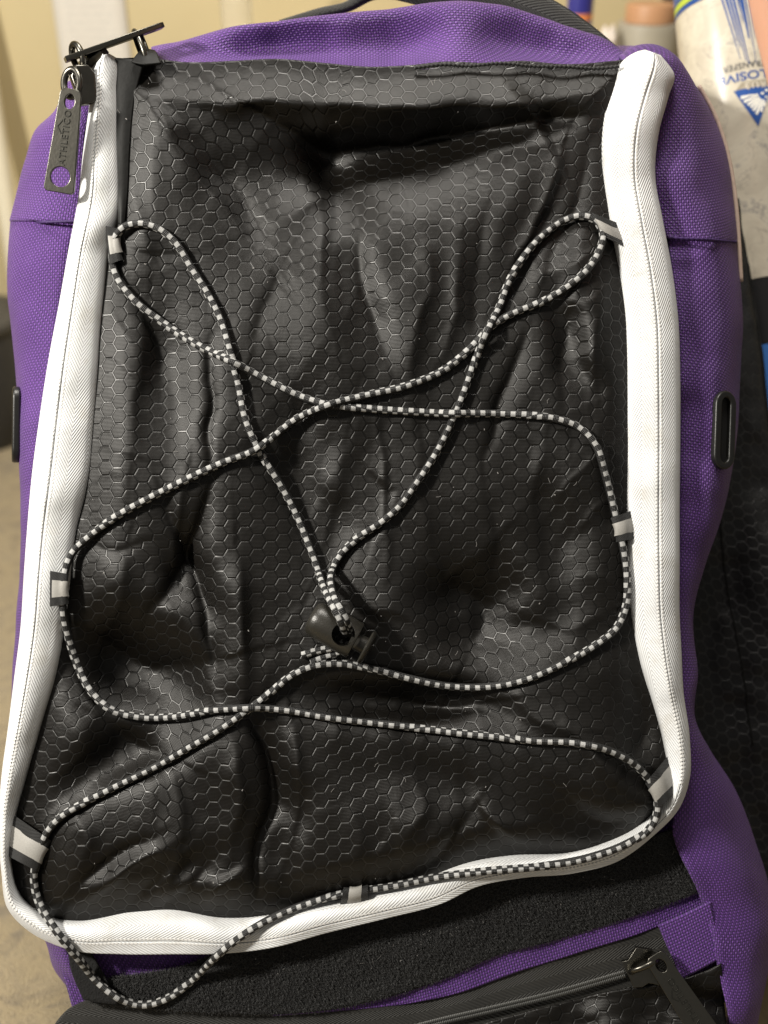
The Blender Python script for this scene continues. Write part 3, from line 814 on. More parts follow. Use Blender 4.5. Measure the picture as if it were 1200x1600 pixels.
# ---- lower front: purple base, loop fastener, trim, pocket with black zipper
def patch(name, top, bottom, left, right, w, mat, n=40, m=160, lump=0.0006, lp=60, seed=30, solid=0.001, **kw):
    C_ = coons(top, bottom, left, right, n, m)
    w_ = w(C_[..., 0], C_[..., 1]) if callable(w) else w
    w_ = w_ + lump*vnoise(C_[..., 0]/lp, C_[..., 1]/lp, seed)
    return grid_obj(name, lift(C_, w_), mat, bag, solid=solid, **kw), C_, w_
patch('base_panel', [(60,1425),(300,1430),(600,1390),(800,1330),(1000,1275),(1066,1225)], [(120,1600),(430,1640),(700,1640),(1030,1600),(1150,1560)],
      [(60,1425),(82,1475),(100,1530),(120,1600)], [(1066,1225),(1072,1300),(1110,1400),(1150,1560)], -0.0145, M['purple'], lump=0.0012)
VT = [(172,1528),(225,1522),(282,1512),(330,1494),(400,1470),(520,1436),(660,1400),(760,1370),(900,1345),(1000,1312),(1053,1296)]
VB = [(140,1566),(250,1577),(350,1584),(430,1585),(500,1580),(600,1560),(700,1527),(780,1492),(860,1471),(960,1441),(1060,1406),(1096,1391)]
vel, CV, WV = patch('loop_fastener_strip', VT, VB, [(172,1528),(150,1545),(140,1566)], [(1053,1296),(1076,1345),(1096,1391)], -0.0105, M['velcro'], n=40, m=220, lump=0.0008)
vc2 = [(112,1480),(140,1500),(172,1529)]
patch('loop_fastener_strip', [(104,1476),(122,1480),(142,1490)], [(130,1562),(150,1566),(185,1570)], [(104,1476),(112,1520),(130,1562)], [(142,1490),(160,1520),(185,1570)], -0.0068, M['velcro'], n=16, m=16)
# pile: short crooked loops standing on the strip
pv, pf = [], []
ii = rng.integers(1, CV.shape[0]-1, 26000); jj = rng.integers(1, CV.shape[1]-1, 26000)
for a_, b_ in zip(ii, jj):
    q = CV[a_, b_] + rng.normal(0, 2.2, 2)
    c = P(q[0], q[1], WV[a_, b_] + 0.0001)
    an = rng.uniform(0, 2*np.pi); ln = rng.uniform(0.0006, 0.0016); hh = rng.uniform(0.0004, 0.0014); th = 0.00010
    d_ = np.array([math.cos(an), math.sin(an), 0])*ln; s_ = np.array([-math.sin(an), math.cos(an), 0.0])*th
    m_ = c + d_*0.5 + np.array([rng.normal(0, .0003), rng.normal(0, .0003), hh]); e_ = c + d_ + np.array([0, 0, hh*0.4])
    k = len(pv); pv += [c-s_, c+s_, m_+s_, m_-s_, e_+s_, e_-s_]; pf += [(k, k+1, k+2, k+3), (k+3, k+2, k+4, k+5)]
o = mesh_obj('loop_pile', np.array(pv), pf, M['pile'], vel); o['kind'] = 'stuff'
# edge fray of the strip
pv, pf = [], []
for edge in (spline(VB, 420), spline(VT[:4], 90)):
    for q in edge:
        q = q + rng.normal(0, 0.8, 2)
        c = P(q[0], q[1], -0.0100); e_ = c + np.array([rng.normal(0, .0002), -0.0011+rng.normal(0, .0003) if edge[0, 1] > 1530 else 0.0009, -0.0004])
        s_ = np.array([0.00016, 0, 0]); k = len(pv); pv += [c-s_, c+s_, e_+s_*.5, e_-s_*.5]; pf.append((k, k+1, k+2, k+3))
o = mesh_obj('edge_fray', np.array(pv), pf, M['pile'], vel); o['kind'] = 'stuff'
TB = [(425,1588),(560,1577),(640,1568),(720,1551),(800,1522),(900,1490),(1030,1447),(1108,1408)]
patch('pocket_trim', [(428,1583),(500,1577),(600,1557),(700,1523),(780,1488),(860,1466),(960,1436),(1060,1400),(1102,1384)], TB, [(428,1583),(425,1588)], [(1102,1384),(1108,1408)],
      -0.0128, M['purple'], n=16, m=200, lump=0.0008, lp=45)
patch('pocket_tab', [(1028,1446),(1070,1428),(1110,1408)], [(1066,1530),(1095,1515),(1126,1498)], [(1028,1446),(1045,1485),(1066,1530)], [(1110,1408),(1118,1450),(1126,1498)], -0.0088, M['purple'], n=30, m=30, lump=0.0004)
patch('pocket_zipper_tape', [(140,1560),(300,1576),(430,1584),(560,1576),(640,1566),(720,1548),(800,1519),(900,1487),(1040,1440)], [(60,1640),(300,1652),(520,1650),(700,1620),(850,1580),(950,1555),(1080,1530)],
      [(140,1560),(108,1576),(60,1640)], [(1040,1440),(1060,1480),(1080,1530)], -0.0138, M['blacktape'], swap=True, n=40, m=180, lump=0.0006)
patch('pocket_panel', [(60,1632),(300,1645),(520,1640),(700,1612),(850,1574),(950,1550),(1066,1531),(1127,1506)], [(60,1760),(400,1790),(800,1780),(1180,1740)], [(60,1632),(50,1700),(60,1760)], [(1127,1506),(1136,1600),(1180,1740)],
      lambda x, y: -0.0105 + 0.006*np.clip((y-1560)/60, 0, 1) + 0.0028*vnoise(x/60, y/34, 41) + 0.0006*vnoise(x/22, y/18, 42), M['hex'], n=80, m=220, lump=0)
# zipper coil of the pocket
cz = spline([(560,1632),(680,1598),(770,1577),(860,1555),(978,1521)], 150)
parts_ = []
for i, q in enumerate(cz[:-1]):
    d_ = (cz[i+1]-q); d_ = d_/np.linalg.norm(d_); nn = np.array([-d_[1], d_[0]])
    for sd in (-1, 1):
        c = P(q[0]+nn[0]*3.0*sd, q[1]+nn[1]*3.0*sd, -0.0116)
        ax = np.array([d_[0], -d_[1], 0]); nx = np.array([nn[0], -nn[1], 0])
        b_ = [c-ax*.0004-nx*.0009, c+ax*.0004-nx*.0009, c+ax*.0004+nx*.0009, c-ax*.0004+nx*.0009, c+np.array([0, 0, .0008])-nx*.0006, c+np.array([0, 0, .0008])+nx*.0006]
        parts_.append((np.array(b_), [(0, 1, 4), (1, 2, 5, 4), (2, 3, 5), (3, 0, 4, 5)]))
v, f = join_data(parts_)
o = mesh_obj('zipper_coil', v, f, plain('black_nylon_coil', (0.06, 0.06, 0.056), 0.45), bag); o['kind'] = 'stuff'

# ---- smooth black binding beside the tape at the upper left, and braided edge under the top flap
bd = [((180,90,.0012),(204,92,.0012),(226,96,.0006)),((181,140,.0012),(198,142,.0013),(212,146,.0004)),((182,220,.0012),(194,220,.0013),(203,222,.0004)),((184,300,.0012),(192,302,.0013),(199,304,.0004)),((184,350,.0005),(189,352,.002),(194,354,.001))]
grid_obj('panel_binding', stations(bd, 60, 14), M['smooth'], bag, solid=0.0008)
tp = spline([P(x, y, -0.001 + (0.0012 if i % 2 else 0)) for i, (x, y) in enumerate([(648,106),(690,101),(730,103),(780,99),(830,103),(880,104),(930,107),(968,104)])], 160)
tube('panel_edging', tp, 0.0008 + 0.0003*np.sin(np.arange(160)*1.9), M['web'], bag, seg=8)

# ---- carry handle
hp = [(438,40,9),(500,21,9),(548,8,9),(578,-12,14),(612,-24,24),(668,-18,29),(740,-10,31),(800,2,30),(855,24,26),(915,62,24),(975,110,20)]
hs = spline([(x, y, h) for x, y, h in hp], 90, dims=2)
dH = np.gradient(hs[:, :2], axis=0); dH /= np.linalg.norm(dH, axis=1)[:, None]
nH = np.stack([-dH[:, 1], dH[:, 0]], axis=1)
GH = np.array([[P(*(hs[i, :2] + nH[i]*hs[i, 2]*s_), -0.050 + 0.003*(1-s_*s_) - 0.010*(hs[i, 0] < 580)) for s_ in np.linspace(-1, 1, 9)] for i in range(90)])
grid_obj('carry_handle', GH, M['web'], bag, solid=0.0025, register=False)

# ---- bat sleeve on the right
SL = []
for a_, b_, c_, d_ in [((1080,270),(1120,285),(1149,310),(1150,312)),((1085,400),(1130,405),(1166,420),(1168,424)),((1080,500),(1135,505),(1181,515),(1184,520)),((1070,640),(1130,650),(1197,660),(1201,668)),((1060,760),(1120,780),(1210,800),(1220,812)),
                        ((1040,900),(1118,915),(1235,930),(1270,950)),((1035,1010),(1105,1040),(1240,1050),(1330,1060)),((1035,1110),(1120,1130),(1240,1140),(1340,1150)),((1050,1220),(1140,1230),(1250,1240),(1340,1250)),((1090,1340),(1170,1345),(1260,1350),(1345,1350)),((1120,1460),(1190,1460),(1265,1460),(1340,1460))]:
    y = b_[1]
    wm = -0.108 - 0.010*math.exp(-((y-900)/190.0)**2)
    SL.append([(*a_, -0.100), (*b_, wm), (*c_, -0.1165 + (0.012 if y > 850 else 0)), (*d_, -0.1185 if y < 850 else -0.116)])
GS = stations(SL, 150, 50, 0.0016, 55, 61)
GS[..., 2] += 0.0014*(1-np.abs(vnoise(GS[..., 0]/0.02, GS[..., 1]/0.03, 62)))
grid_obj('bat_sleeve', GS, M['hexs'], bag, solid=0.001, register=False)
tube('sleeve_hem', GS[:, -1] + np.array([0, 0, 0.0003]), 0.0009, M['smooth'], bag, seg=8)
sm = GS[62:112, 22] + np.array([0, 0, 0.0002])
tube('sleeve_seam', sm, 0.0006, M['smooth'], bag, seg=6)

# ------------------------------------------------------------------ depth of what the cord lies on
RES = 4
DM = np.full((1800//RES, 1400//RES), -1.0)
for g_ in SURF:
    if g_.shape[0]*g_.shape[1] < 2000:
        g_ = np.stack([spline(g_[:, j], max(60, g_.shape[0]), uniform=False) for j in range(g_.shape[1])], axis=1)
        g_ = np.stack([spline(g_[i], max(60, g_.shape[1]), uniform=False) for i in range(g_.shape[0])], axis=0)
    k = D/(D-g_[..., 2])/S
    ix = ((600 + g_[..., 0]*k)/RES).astype(int) + 25; iy = ((800 - g_[..., 1]*k)/RES).astype(int) + 10
    ok = (ix >= 0) & (ix < DM.shape[1]) & (iy >= 0) & (iy < DM.shape[0])
    np.maximum.at(DM, (iy[ok], ix[ok]), g_[..., 2][ok])
def depth(px, py, r=1):
    ix = int(px/RES) + 25; iy = int(py/RES) + 10
    q = DM[max(0, iy-r):iy+r+1, max(0, ix-r):ix+r+1]
    q = q[q > -0.5]
    return float(q.max()) if len(q) else -0.012

# ------------------------------------------------------------------ the laced cord
CORD = [(540,990),(533,972),(522,950),(509,925),(490,870),(470,820),(440,760),(405,705),(385,660),(372,600),(360,550),(345,500),(325,460),(300,420),(270,375),(245,356),(215,349),(192,356),(180,372),
 (175,400),(182,432),(207,466),(250,501),(310,540),(365,566),(420,595),(480,623),(520,634),(570,638),(640,643),(700,646),(760,646),(820,648),(870,655),(905,668),(930,695),(945,740),(958,790),(966,824),
 (974,860),(980,905),(977,950),(962,982),(930,1008),(880,1036),(820,1062),(760,1073),(700,1072),(640,1060),(580,1045),(530,1037),(490,1041),(455,1056),(425,1080),(390,1107),(350,1135),(300,1165),(250,1194),(190,1224),(130,1255),(92,1279),(73,1302),(62,1330),
 (53,1368),(60,1408),(86,1452),(122,1497),(160,1541),(190,1562),(225,1570),(257,1562),(292,1539),(332,1500),(380,1461),(430,1432),(480,1412),(530,1398),(562,1392),(600,1387),(680,1371),(760,1361),(850,1353),(920,1340),(980,1318),(1012,1298),(1026,1272),(1027,1252),
 (1020,1230),(998,1200),(960,1176),(900,1161),(830,1157),(750,1149),(680,1141),(600,1131),(520,1122),(450,1110),(388,1106),(330,1110),(270,1120),(215,1120),(172,1108),(142,1080),(121,1040),(106,992),(99,955),(99,905),(112,866),(140,838),(180,808),(230,780),(290,750),(350,722),(400,702),(430,680),(462,655),(510,634),(570,618),(640,601),(695,577),(735,544),(765,512),(800,490),(850,470),(892,444),(920,418),(936,392),(942,366),
 (932,346),(912,338),(880,345),(850,366),(815,406),(795,440),(780,480),(760,520),(740,570),(722,620),(705,660),(680,710),(650,755),(620,795),(598,814),(560,840),(530,870),(517,900),(521,930),(536,960),(547,985)]
RC = 0.00178
NC = 1500
cp = spline(CORD, NC)
hz = np.array([depth(x, y) for x, y in cp])
dl = np.linalg.norm(np.diff(cp, axis=0), axis=1).mean()
def gsm(a_, sig):
    k = int(3*sig)+1; x = np.arange(-k, k+1); w_ = np.exp(-x*x/(2*sig*sig)); w_ /= w_.sum()
    return np.convolve(np.pad(a_, k, mode='edge'), w_, 'valid')
kk = int(26/dl)
mx = np.array([hz[max(0, i-kk):i+kk+1].max() for i in range(NC)])
zc = gsm(mx, 20/dl) - 0.0012
zc = np.maximum(zc, gsm(hz, 4/dl) + 0.0004)
zc = gsm(np.maximum(zc, hz), 5/dl) + RC*0.85
# crossings: the later strand passes over, but for one
ar = np.arange(NC)
for i in range(NC):
    dd = np.hypot(cp[i+60:, 0]-cp[i, 0], cp[i+60:, 1]-cp[i, 1]) if i+60 < NC else np.array([])
    if len(dd) and dd.min() < dl*0.75:
        j = i + 60 + int(dd.argmin())
        lo_, hi_ = (i, j)
        if abs(cp[i, 0]-706) < 14 and abs(cp[i, 1]-655) < 20: lo_, hi_ = j, i
        if abs(cp[i, 0]-530) < 40 and abs(cp[i, 1]-965) < 40: continue
        gap = zc[lo_] + 2.0*RC - zc[hi_]
        if gap > 0: zc = np.maximum(zc, zc[hi_] + gap*0 - 1) + gap*np.exp(-((ar-hi_)*dl/20)**2)
LOCK = np.array([533.0, 986.0]); lock_base = depth(533, 986, 6)
end = np.minimum(ar, NC-1-ar)*dl
zc = np.maximum(zc, lock_base + 0.0208 - 0.020*np.clip((end-40)/60, 0, 1)**1.2)*(end < 100) + zc*(end >= 100)
zc = np.where(end < 15, lock_base + 0.011 + (zc - lock_base - 0.011)*np.clip(end/15, 0, 1), zc)
zc = gsm(zc, 4/dl)
path = np.array([P(cp[i, 0], cp[i, 1], zc[i]) for i in range(NC)])
seg = 16
def cord_mesh(path, seg, tw, rad):
    t_ = np.gradient(path, axis=0); t_ /= np.linalg.norm(t_, axis=1)[:, None]
    nr = np.array([0, 0, 1.0])[None] - t_*t_[:, 2:3]; nr /= np.linalg.norm(nr, axis=1)[:, None]
    b_ = np.cross(t_, nr)
    L = np.concatenate([[0], np.cumsum(np.linalg.norm(np.diff(path, axis=0), axis=1))])
    an = np.linspace(0, 2*np.pi, seg+1)
    V_ = path[:, None] + rad*(np.cos(an)[None, :, None]*nr[:, None] + np.sin(an)[None, :, None]*b_[:, None])
    uv = np.stack([an[None]/(2*np.pi) + tw[:, None], np.repeat(L[:, None], seg+1, 1)], axis=2)
    n_ = len(path); idx = np.arange(n_*(seg+1)).reshape(n_, seg+1)
    f_ = np.stack([idx[:-1, :-1], idx[:-1, 1:], idx[1:, 1:], idx[1:, :-1]], axis=-1).reshape(-1, 4)
    return V_.reshape(-1, 3), f_, uv.reshape(-1, 2)
tw = 0.15*np.tanh(2.6*(np.sin(ar*dl/83.0) + 0.5*np.sin(ar*dl/37.0+1.0) + 0.35)) + 0.02*np.sin(ar*dl/19.0)
v, f, uv = cord_mesh(path, seg, tw, RC)
cord = mesh_obj('elastic_cord', v, f, M['cord'], bag, uv=uv)
for k, pts in enumerate(([(545,1000,.007),(520,1012,.004),(495,1017,.0026),(472,1024,.0022)], [(552,1006,.005),(528,1020,.0025),(503,1028,.0018),(486,1035,.0016)])):
    q = spline([P(x, y, lock_base*0.6 + h_) for x, y, h_ in pts], 40)
    v, f, uv = cord_mesh(q, seg, np.full(40, 0.1*k), RC*0.95)
    f = list(map(tuple, f)) + [tuple(range(39*(seg+1), 40*(seg+1)-1))]
    mesh_obj('cord_end', v, f, M['cord'], cord, uv=uv)

# ---- cord lock: barrel with a hole across it and a push button
cx, cy = LOCK
axd = np.array([0.875, -0.48, 0.05]); axd /= np.linalg.norm(axd)
zl = lock_base + 0.0095
R_ = 0.0088
pr = [(-0.0150, 0.0000), (-0.0149, 0.0050), (-0.0144, 0.0066), (-0.0130, 0.0078), (-0.0105, 0.0084), (-0.006, 0.0088), (0.002, 0.0089), (0.0078, 0.0087), (0.0086, 0.0084), (0.0088, 0.0078), (0.0088, 0.0060), (0.0060, 0.0058), (0.0060, 0.0)]
def lathe_axis(pr_, c_, ax_, seg=56, yaw=0.0, squash=1.0):
    ref = np.array([0, 0, 1.0]); n1 = ref - ax_*np.dot(ref, ax_); n1 /= np.linalg.norm(n1); n2 = np.cross(ax_, n1)
    a_ = np.linspace(0, 2*np.pi, seg+1)[:seg]
    pr_ = np.asarray(pr_)
    v_ = c_ + pr_[:, 0][:, None, None]*ax_ + pr_[:, 1][:, None, None]*(np.cos(a_)[None, :, None]*n1*squash + np.sin(a_)[None, :, None]*n2)
    f_ = []
    for i in range(len(pr_)-1):
        for j in range(seg):
            j2 = (j+1) % seg; f_.append((i*seg+j, i*seg+j2, (i+1)*seg+j2, (i+1)*seg+j))
    return v_.reshape(-1, 3), f_
cl = P(cx-3, cy+1, zl)
v, f = lathe_axis(pr, cl, axd)
lock = mesh_obj('cord_lock', v, f, M['lock'], bag, flat_angle=50)
bmw = bmesh.new(); bmw.from_mesh(lock.data); bmesh.ops.remove_doubles(bmw, verts=bmw.verts, dist=1e-6); bmesh.ops.recalc_face_normals(bmw, faces=bmw.faces); bmw.to_mesh(lock.data); bmw.free()
# hole cutter (used once, applied, removed)
hc = np.array([[cl[0]+0.0022, cl[1]-0.0004, zl+s_] for s_ in (-0.02, 0.02)])
v, f = tube_data(hc, 0.0053, seg=32, ref=np.array([0, 1.0, 0]))
cut = mesh_obj('cutter', v, f, M['dark'], bag, smooth=False)
bmw = bmesh.new(); bmw.from_mesh(cut.data); bmesh.ops.recalc_face_normals(bmw, faces=bmw.faces); bmw.to_mesh(cut.data); bmw.free()
md = lock.modifiers.new('hole', 'BOOLEAN'); md.operation = 'DIFFERENCE'; md.solver = 'EXACT'; md.object = cut
dg = bpy.context.evaluated_depsgraph_get(); dg.update()
nm_ = bpy.data.meshes.new_from_object(lock.evaluated_get(dg)); lock.modifiers.clear(); lock.data = nm_; nm_.name = 'cord_lock'
bpy.data.objects.remove(cut)
try: nm_.set_sharp_from_angle(angle=math.radians(40))
except Exception: pass
b1 = lathe_axis([(0.0062, 0.0), (0.0062, 0.0040), (0.0135, 0.0040), (0.0136, 0.0076), (0.0142, 0.0082), (0.0152, 0.0080), (0.0160, 0.0066), (0.0163, 0.004), (0.0164, 0.0)], cl, axd)
mesh_obj('lock_button', b1[0], b1[1], M['lock'], lock, flat_angle=50)

# ---- webbing loops that hold the cord
def webbing_loop(a_, c_, width, tuck):
    a2, c2 = np.array(a_, float), np.array(c_, float)
    d_ = c2 - a2; L = np.linalg.norm(d_); d_ /= L; nn = np.array([-d_[1], d_[0]])
    i = int(np.hypot(cp[:, 0]-c2[0], cp[:, 1]-c2[1]).argmin())
    zc_ = zc[i]; za = -0.0032 if tuck else depth(*a2, 2)
    if tuck:
        tg_ = cp[min(i+6, NC-1)] - cp[max(i-6, 0)]; tg_ /= np.linalg.norm(tg_)
        nn = tg_ if np.dot(tg_, nn) > 0 else -tg_
        nn = nn*0.8 + np.array([-d_[1], d_[0]])*0.2; nn /= np.linalg.norm(nn)
    r_ = RC + 0.0005; rp = r_/S; skew = math.sin(a2[0]*1.7 + a2[1])
    prof = [(0.0, za+0.0006), (L*0.35, 0.5*(za + zc_ + r_)+0.0004), (L*0.7, zc_+r_*0.95), (L, zc_+r_), (L+rp*0.75, zc_+r_*0.65), (L+rp, zc_), (L+rp*0.7, zc_-r_*0.7), (L, zc_-r_*0.9), (L*0.6, zc_-r_*0.9), (L*0.2, za-0.0008)]
    pr_ = spline([(x*S*1.0, z_) for x, z_ in prof], 44)
    def rib(hw, off, m=9):
        t_ = np.gradient(pr_, axis=0); t_ /= np.linalg.norm(t_, axis=1)[:, None]; no = np.stack([-t_[:, 1], t_[:, 0]], axis=1)
        q = pr_ + no*off
        out = []
        for k in range(len(q)):
            fr = np.clip(q[k, 0]/S/L, 0, 1.2); h_ = hw*(1.04 - 0.14*fr)
            out.append([P(*(a2 + d_*(q[k, 0]/S + 1.6*(s_*s_-0.4)*fr + 1.2*skew*s_) + nn*s_*h_), q[k, 1] - 0.0004*s_*s_*fr) for s_ in np.linspace(-1, 1, m)])
        return np.array(out)
    lp = grid_obj('webbing_loop', rib(width/2, 0), M['ribweb'], bag, solid=0.0, register=False)
    grid_obj('reflective_band', rib(width*0.25, 0.00025)[2:36], M['refl'], lp, solid=0.0, register=False)
    return lp
for a_, c_, w_, tk in [((168,383),(181,382),58,0),((986,374),(939,353),42,1),((78,920),(99,920),54,0),((997,818),(967,826),44,1),((4,1298),(63,1334),60,1),((1057,1203),(1024,1238),52,1),((552,1421),(555,1393),44,1)]:
    webbing_loop(a_, c_, w_, tk)

# ------------------------------------------------------------------ metal: sliders, pulls, rings
def ring(name, c, ax, ay, rx, ry, rad, mat, parent, flat=1.0, n=48):
    ax = np.asarray(ax, float); ax /= np.linalg.norm(ax); ay = np.asarray(ay, float); ay -= ax*np.dot(ax, ay); ay /= np.linalg.norm(ay)
    a_ = np.linspace(0, 2*np.pi, n+1)[:n]
    return tube(name, c + np.cos(a_)[:, None]*ax*rx + np.sin(a_)[:, None]*ay*ry, rad, mat, parent, closed=True, seg=12, flat=flat)

def pull(top, bot, w_top, w_bot, wa, wb, text_flip):
    """flat tapered tab from top (slider end) to bottom, widths in px."""
    A_, B_ = P(*top, wa), P(*bot, wb)
    y = A_ - B_; L = np.linalg.norm(y); y /= L
    x = np.cross(y, [0, 0, 1.0]); x /= np.linalg.norm(x)
    ht, hb = w_top*S/2, w_bot*S/2; c = 0.0016
    outl = [(-hb+c, 0), *arc(hb-c, c, c, c, -90, 0, 5), *arc(ht-c*1.6, L-c*1.6, c*1.6, c*1.6, 0, 90, 6), *arc(-ht+c*1.6, L-c*1.6, c*1.6, c*1.6, 90, 180, 6), *arc(-hb+c, c, c, c, 180, 260, 5)]
    h1 = arc(0, 0.0015+hb*0.78, hb*0.72, hb*0.72, 0, 340, 20)
    h2 = arc(0, L-0.0054, ht*0.56, 0.0036, 0, 340, 20)
    v_, f_ = ext([outl, h1, h2], 0.0012, 0.0003)
    pl = mesh_obj('zipper_pull', place(v_, B_, x, y), f_, M['metal'], bag, flat_angle=40)
    nrm = np.cross(x, y)
    # raised wordmark with the peak above its middle
    tx, tf_ = text('ATHLETICO', 0.0060, 0.0003, 0.00008, 1.18)
    wl_ = tx[:, 0].max()-tx[:, 0].min(); tx *= [0.0245/wl_, 0.0245/wl_*1.05, 1]
    mid = B_ + y*(L*0.53) + nrm*0.00095
    mesh_obj('lettering', place(tx, mid, y, -x), tf_, M['letter_shade'], pl, smooth=False)
    v_, f_ = ext([[(-0.0030, 0.0022), (0, 0.0044), (0.0030, 0.0022), (0.0026, 0.0021), (0, 0.0038), (-0.0026, 0.0021)]], 0.0003, 0.00005)
    mesh_obj('peak_mark', place(v_, mid + y*0.0045, y, -x), f_, M['letter_shade'], pl, smooth=False)
    return pl
# upper left
sl = mesh_obj('zipper_slider', *(lambda vf: (place(vf[0], P(131, 134, 0.006), [0.95, 0.25, -0.45], [0.1, 1, 0.1]), vf[1]))(
    ext([[(-0.0036, -0.0080), (0.0036, -0.0070), (0.0042, -0.001), (0.0050, 0.004), (0.0030, 0.0078), (-0.002, 0.0080), (-0.0046, 0.004), (-0.0038, -0.001)]], 0.0034, 0.0009)), M['metal'], bag, flat_angle=40)
ring('slider_bridge', P(112, 130, 0.011), [1, 0.15, 0.35], [0.25, 1, 0.0], 0.0042, 0.0066, 0.0016, M['metal'], sl)
pull((112,140), (92,300), 31, 45, 0.0150, 0.0085, False)
sl2 = mesh_obj('zipper_slider', *(lambda vf: (place(vf[0], P(140, 96, 0.000), [0.9, 0.45, 0.3], [-0.4, 0.5, -0.8]), vf[1]))(
    ext([[(-0.0085, -0.0032), (0.0080, -0.0030), (0.0095, 0.0), (0.0080, 0.0032), (-0.0085, 0.0034)]], 0.0026, 0.0007)), M['metal'], bag, flat_angle=40)
ring('slider_bridge', P(121, 88, 0.004), [0.55, 0.45, 0.9], [-0.45, 1, -0.1], 0.0044, 0.0058, 0.0015, M['metal'], sl2)
# second pull, seen edge on
A_, B_ = P(103, 93, 0.006), P(253, 40, -0.004)
x = B_ - A_; L = np.linalg.norm(x); y = np.array([0.05, 0.10, 0.0]) + (np.array([0, 0, D])-A_)/np.linalg.norm(np.array([0, 0, D])-A_)
v, f = ext([[(0, -0.004), (0.003, -0.0046), (L-0.002, -0.0052), (L, -0.0035), (L, 0.0035), (L-0.002, 0.0052), (0.003, 0.0046), (0, 0.004)], arc(0.0062, 0, 0.003, 0.0022, 0, 340, 16), arc(L-0.0062, 0, 0.0032, 0.0032, 0, 340, 16)], 0.0016, 0.0004)
mesh_obj('zipper_pull', place(v, A_, x, y), f, M['metal'], bag, flat_angle=40)
rg = ring('pull_ring', P(219, 73, -0.001), [0.38, -0.9, 0.2], [0.30, 0.1, 1.0], 0.0086, 0.0036, 0.0012, M['metal'], bag)
ring('pull_ring', P(225, 74, -0.0035), [0.38, -0.9, 0.2], [0.30, 0.1, 1.0], 0.0080, 0.0034, 0.0011, M['metal'], bag)
tb = [((205,96,.003),(225,100,.0052),(252,98,.0035)),((214,84,.001),(228,86,.003),(246,84,.001)),((222,76,-.003),(230,76,-.001),(242,78,-.003))]
grid_obj('pull_tab_loop', stations(tb, 24, 16), M['smooth'], bag, solid=0.001, register=False)
# lower right
o3 = P(998, 1511, -0.0085)
def L2(px, py): q = P(px, py, -0.0085) - o3; return (q[0], q[1])
v, f = ext([[L2(*q) for q in ((972,1502),(981,1500),(994,1480),(1019,1484),(1026,1495),(1029,1538),(1020,1535),(1012,1534),(1003,1540),(990,1541))]], 0.0018, 0.00025)
sl3 = mesh_obj('zipper_slider', v + o3, f, M['metal'], bag, flat_angle=40)
br = spline([P(986, 1519, -0.0078), P(990, 1517, -0.0048), P(1004, 1512, -0.0030), P(1020, 1505, -0.0035), P(1027, 1502, -0.0070)], 24)
tube('slider_bridge', br, 0.0018, M['metal'], sl3, seg=12, flat=0.7)
pull((1022,1492), (1124,1648), 32, 45, -0.0035, 0.004, True)

# ---- oval eyelets
def eyelet(c, x, y, k=1.0):
    hw, hl = 0.0058*k, 0.0122
    o_ = [*arc(0, hl, hw, hw, 0, 180, 16), *arc(0, -hl, hw, hw, 180, 360, 16)]
    i_ = [*arc(0, hl, hw*0.66, hw*0.74, 0, 180, 16), *arc(0, -hl, hw*0.66, hw*0.74, 180, 360, 16)]
    v_, f_ = ext([o_, i_], 0.0018, 0.0009, 3)
    e = mesh_obj('eyelet', place(v_, c, x, y), f_, M['plastic'], bag, flat_angle=50)
    v_, f_ = ext([[(a_*1.1, b_*1.02) for a_, b_ in i_]], 0.0004)
    z = np.cross(np.asarray(x)/np.linalg.norm(x), np.asarray(y)/np.linalg.norm(y))
    mesh_obj('eyelet_hole_shade', place(v_, np.asarray(c)-z*0.0009, x, y), f_, M['dark'], e, smooth=False)  # dark plate painted in for the shade of the opening, not a lining
def on_grid(G_, px, py):
    k = D/(D-G_[..., 2])/S
    d_ = (600 + G_[..., 0]*k - px)**2 + (800 - G_[..., 1]*k - py)**2
    d_ = d_ + 1e6*(np.arange(G_.shape[1])[None] > 0.62*G_.shape[1])
    i, j = np.unravel_index(d_.argmin(), d_.shape); i = min(max(i, 2), G_.shape[0]-3); j = min(max(j, 2), G_.shape[1]-3)
    a_ = G_[i, j+2]-G_[i, j-2]; b_ = G_[i+2, j]-G_[i-2, j]
    n_ = np.cross(a_, b_); n_ /= np.linalg.norm(n_); n_ = n_ if n_[2] > 0 else -n_
    return G_[i, j], n_
for G_, px_, up_ in ((G_RL, 1127, [0.055, 1, 0]), (G_LL, 29, [-0.03, 1, 0])):
    c_, n_ = on_grid(G_, px_, 670 if px_ > 600 else 661)
    up_ = np.array(up_, float); up_ -= n_*np.dot(up_, n_)
    n_ = n_ + np.array([0, 0, 0.35 if px_ > 600 else -0.05]); n_ /= np.linalg.norm(n_)
    eyelet(c_ + n_*0.0012, np.cross(up_, n_), up_)

# hem stitches of the side panels
def hem(name, pts, w_):
    q = spline([P(x_, y_, w2) for (x_, y_), w2 in zip(pts, w_)], 60)
    tube(name, q, 0.0007 + 0.0002*np.sin(np.arange(60)*2.2), M['pthread'], bag, seg=6)
hem('hem_stitch', [(20,346),(45,347),(72,347),(100,346),(122,345)], [-.0365,-.022,-.0105,-.0065,-.0045])
hem('hem_stitch', [(1046,371),(1075,373),(1100,374),(1125,376),(1150,378)], [-.0035,-.0045,-.0072,-.0165,-.0345])

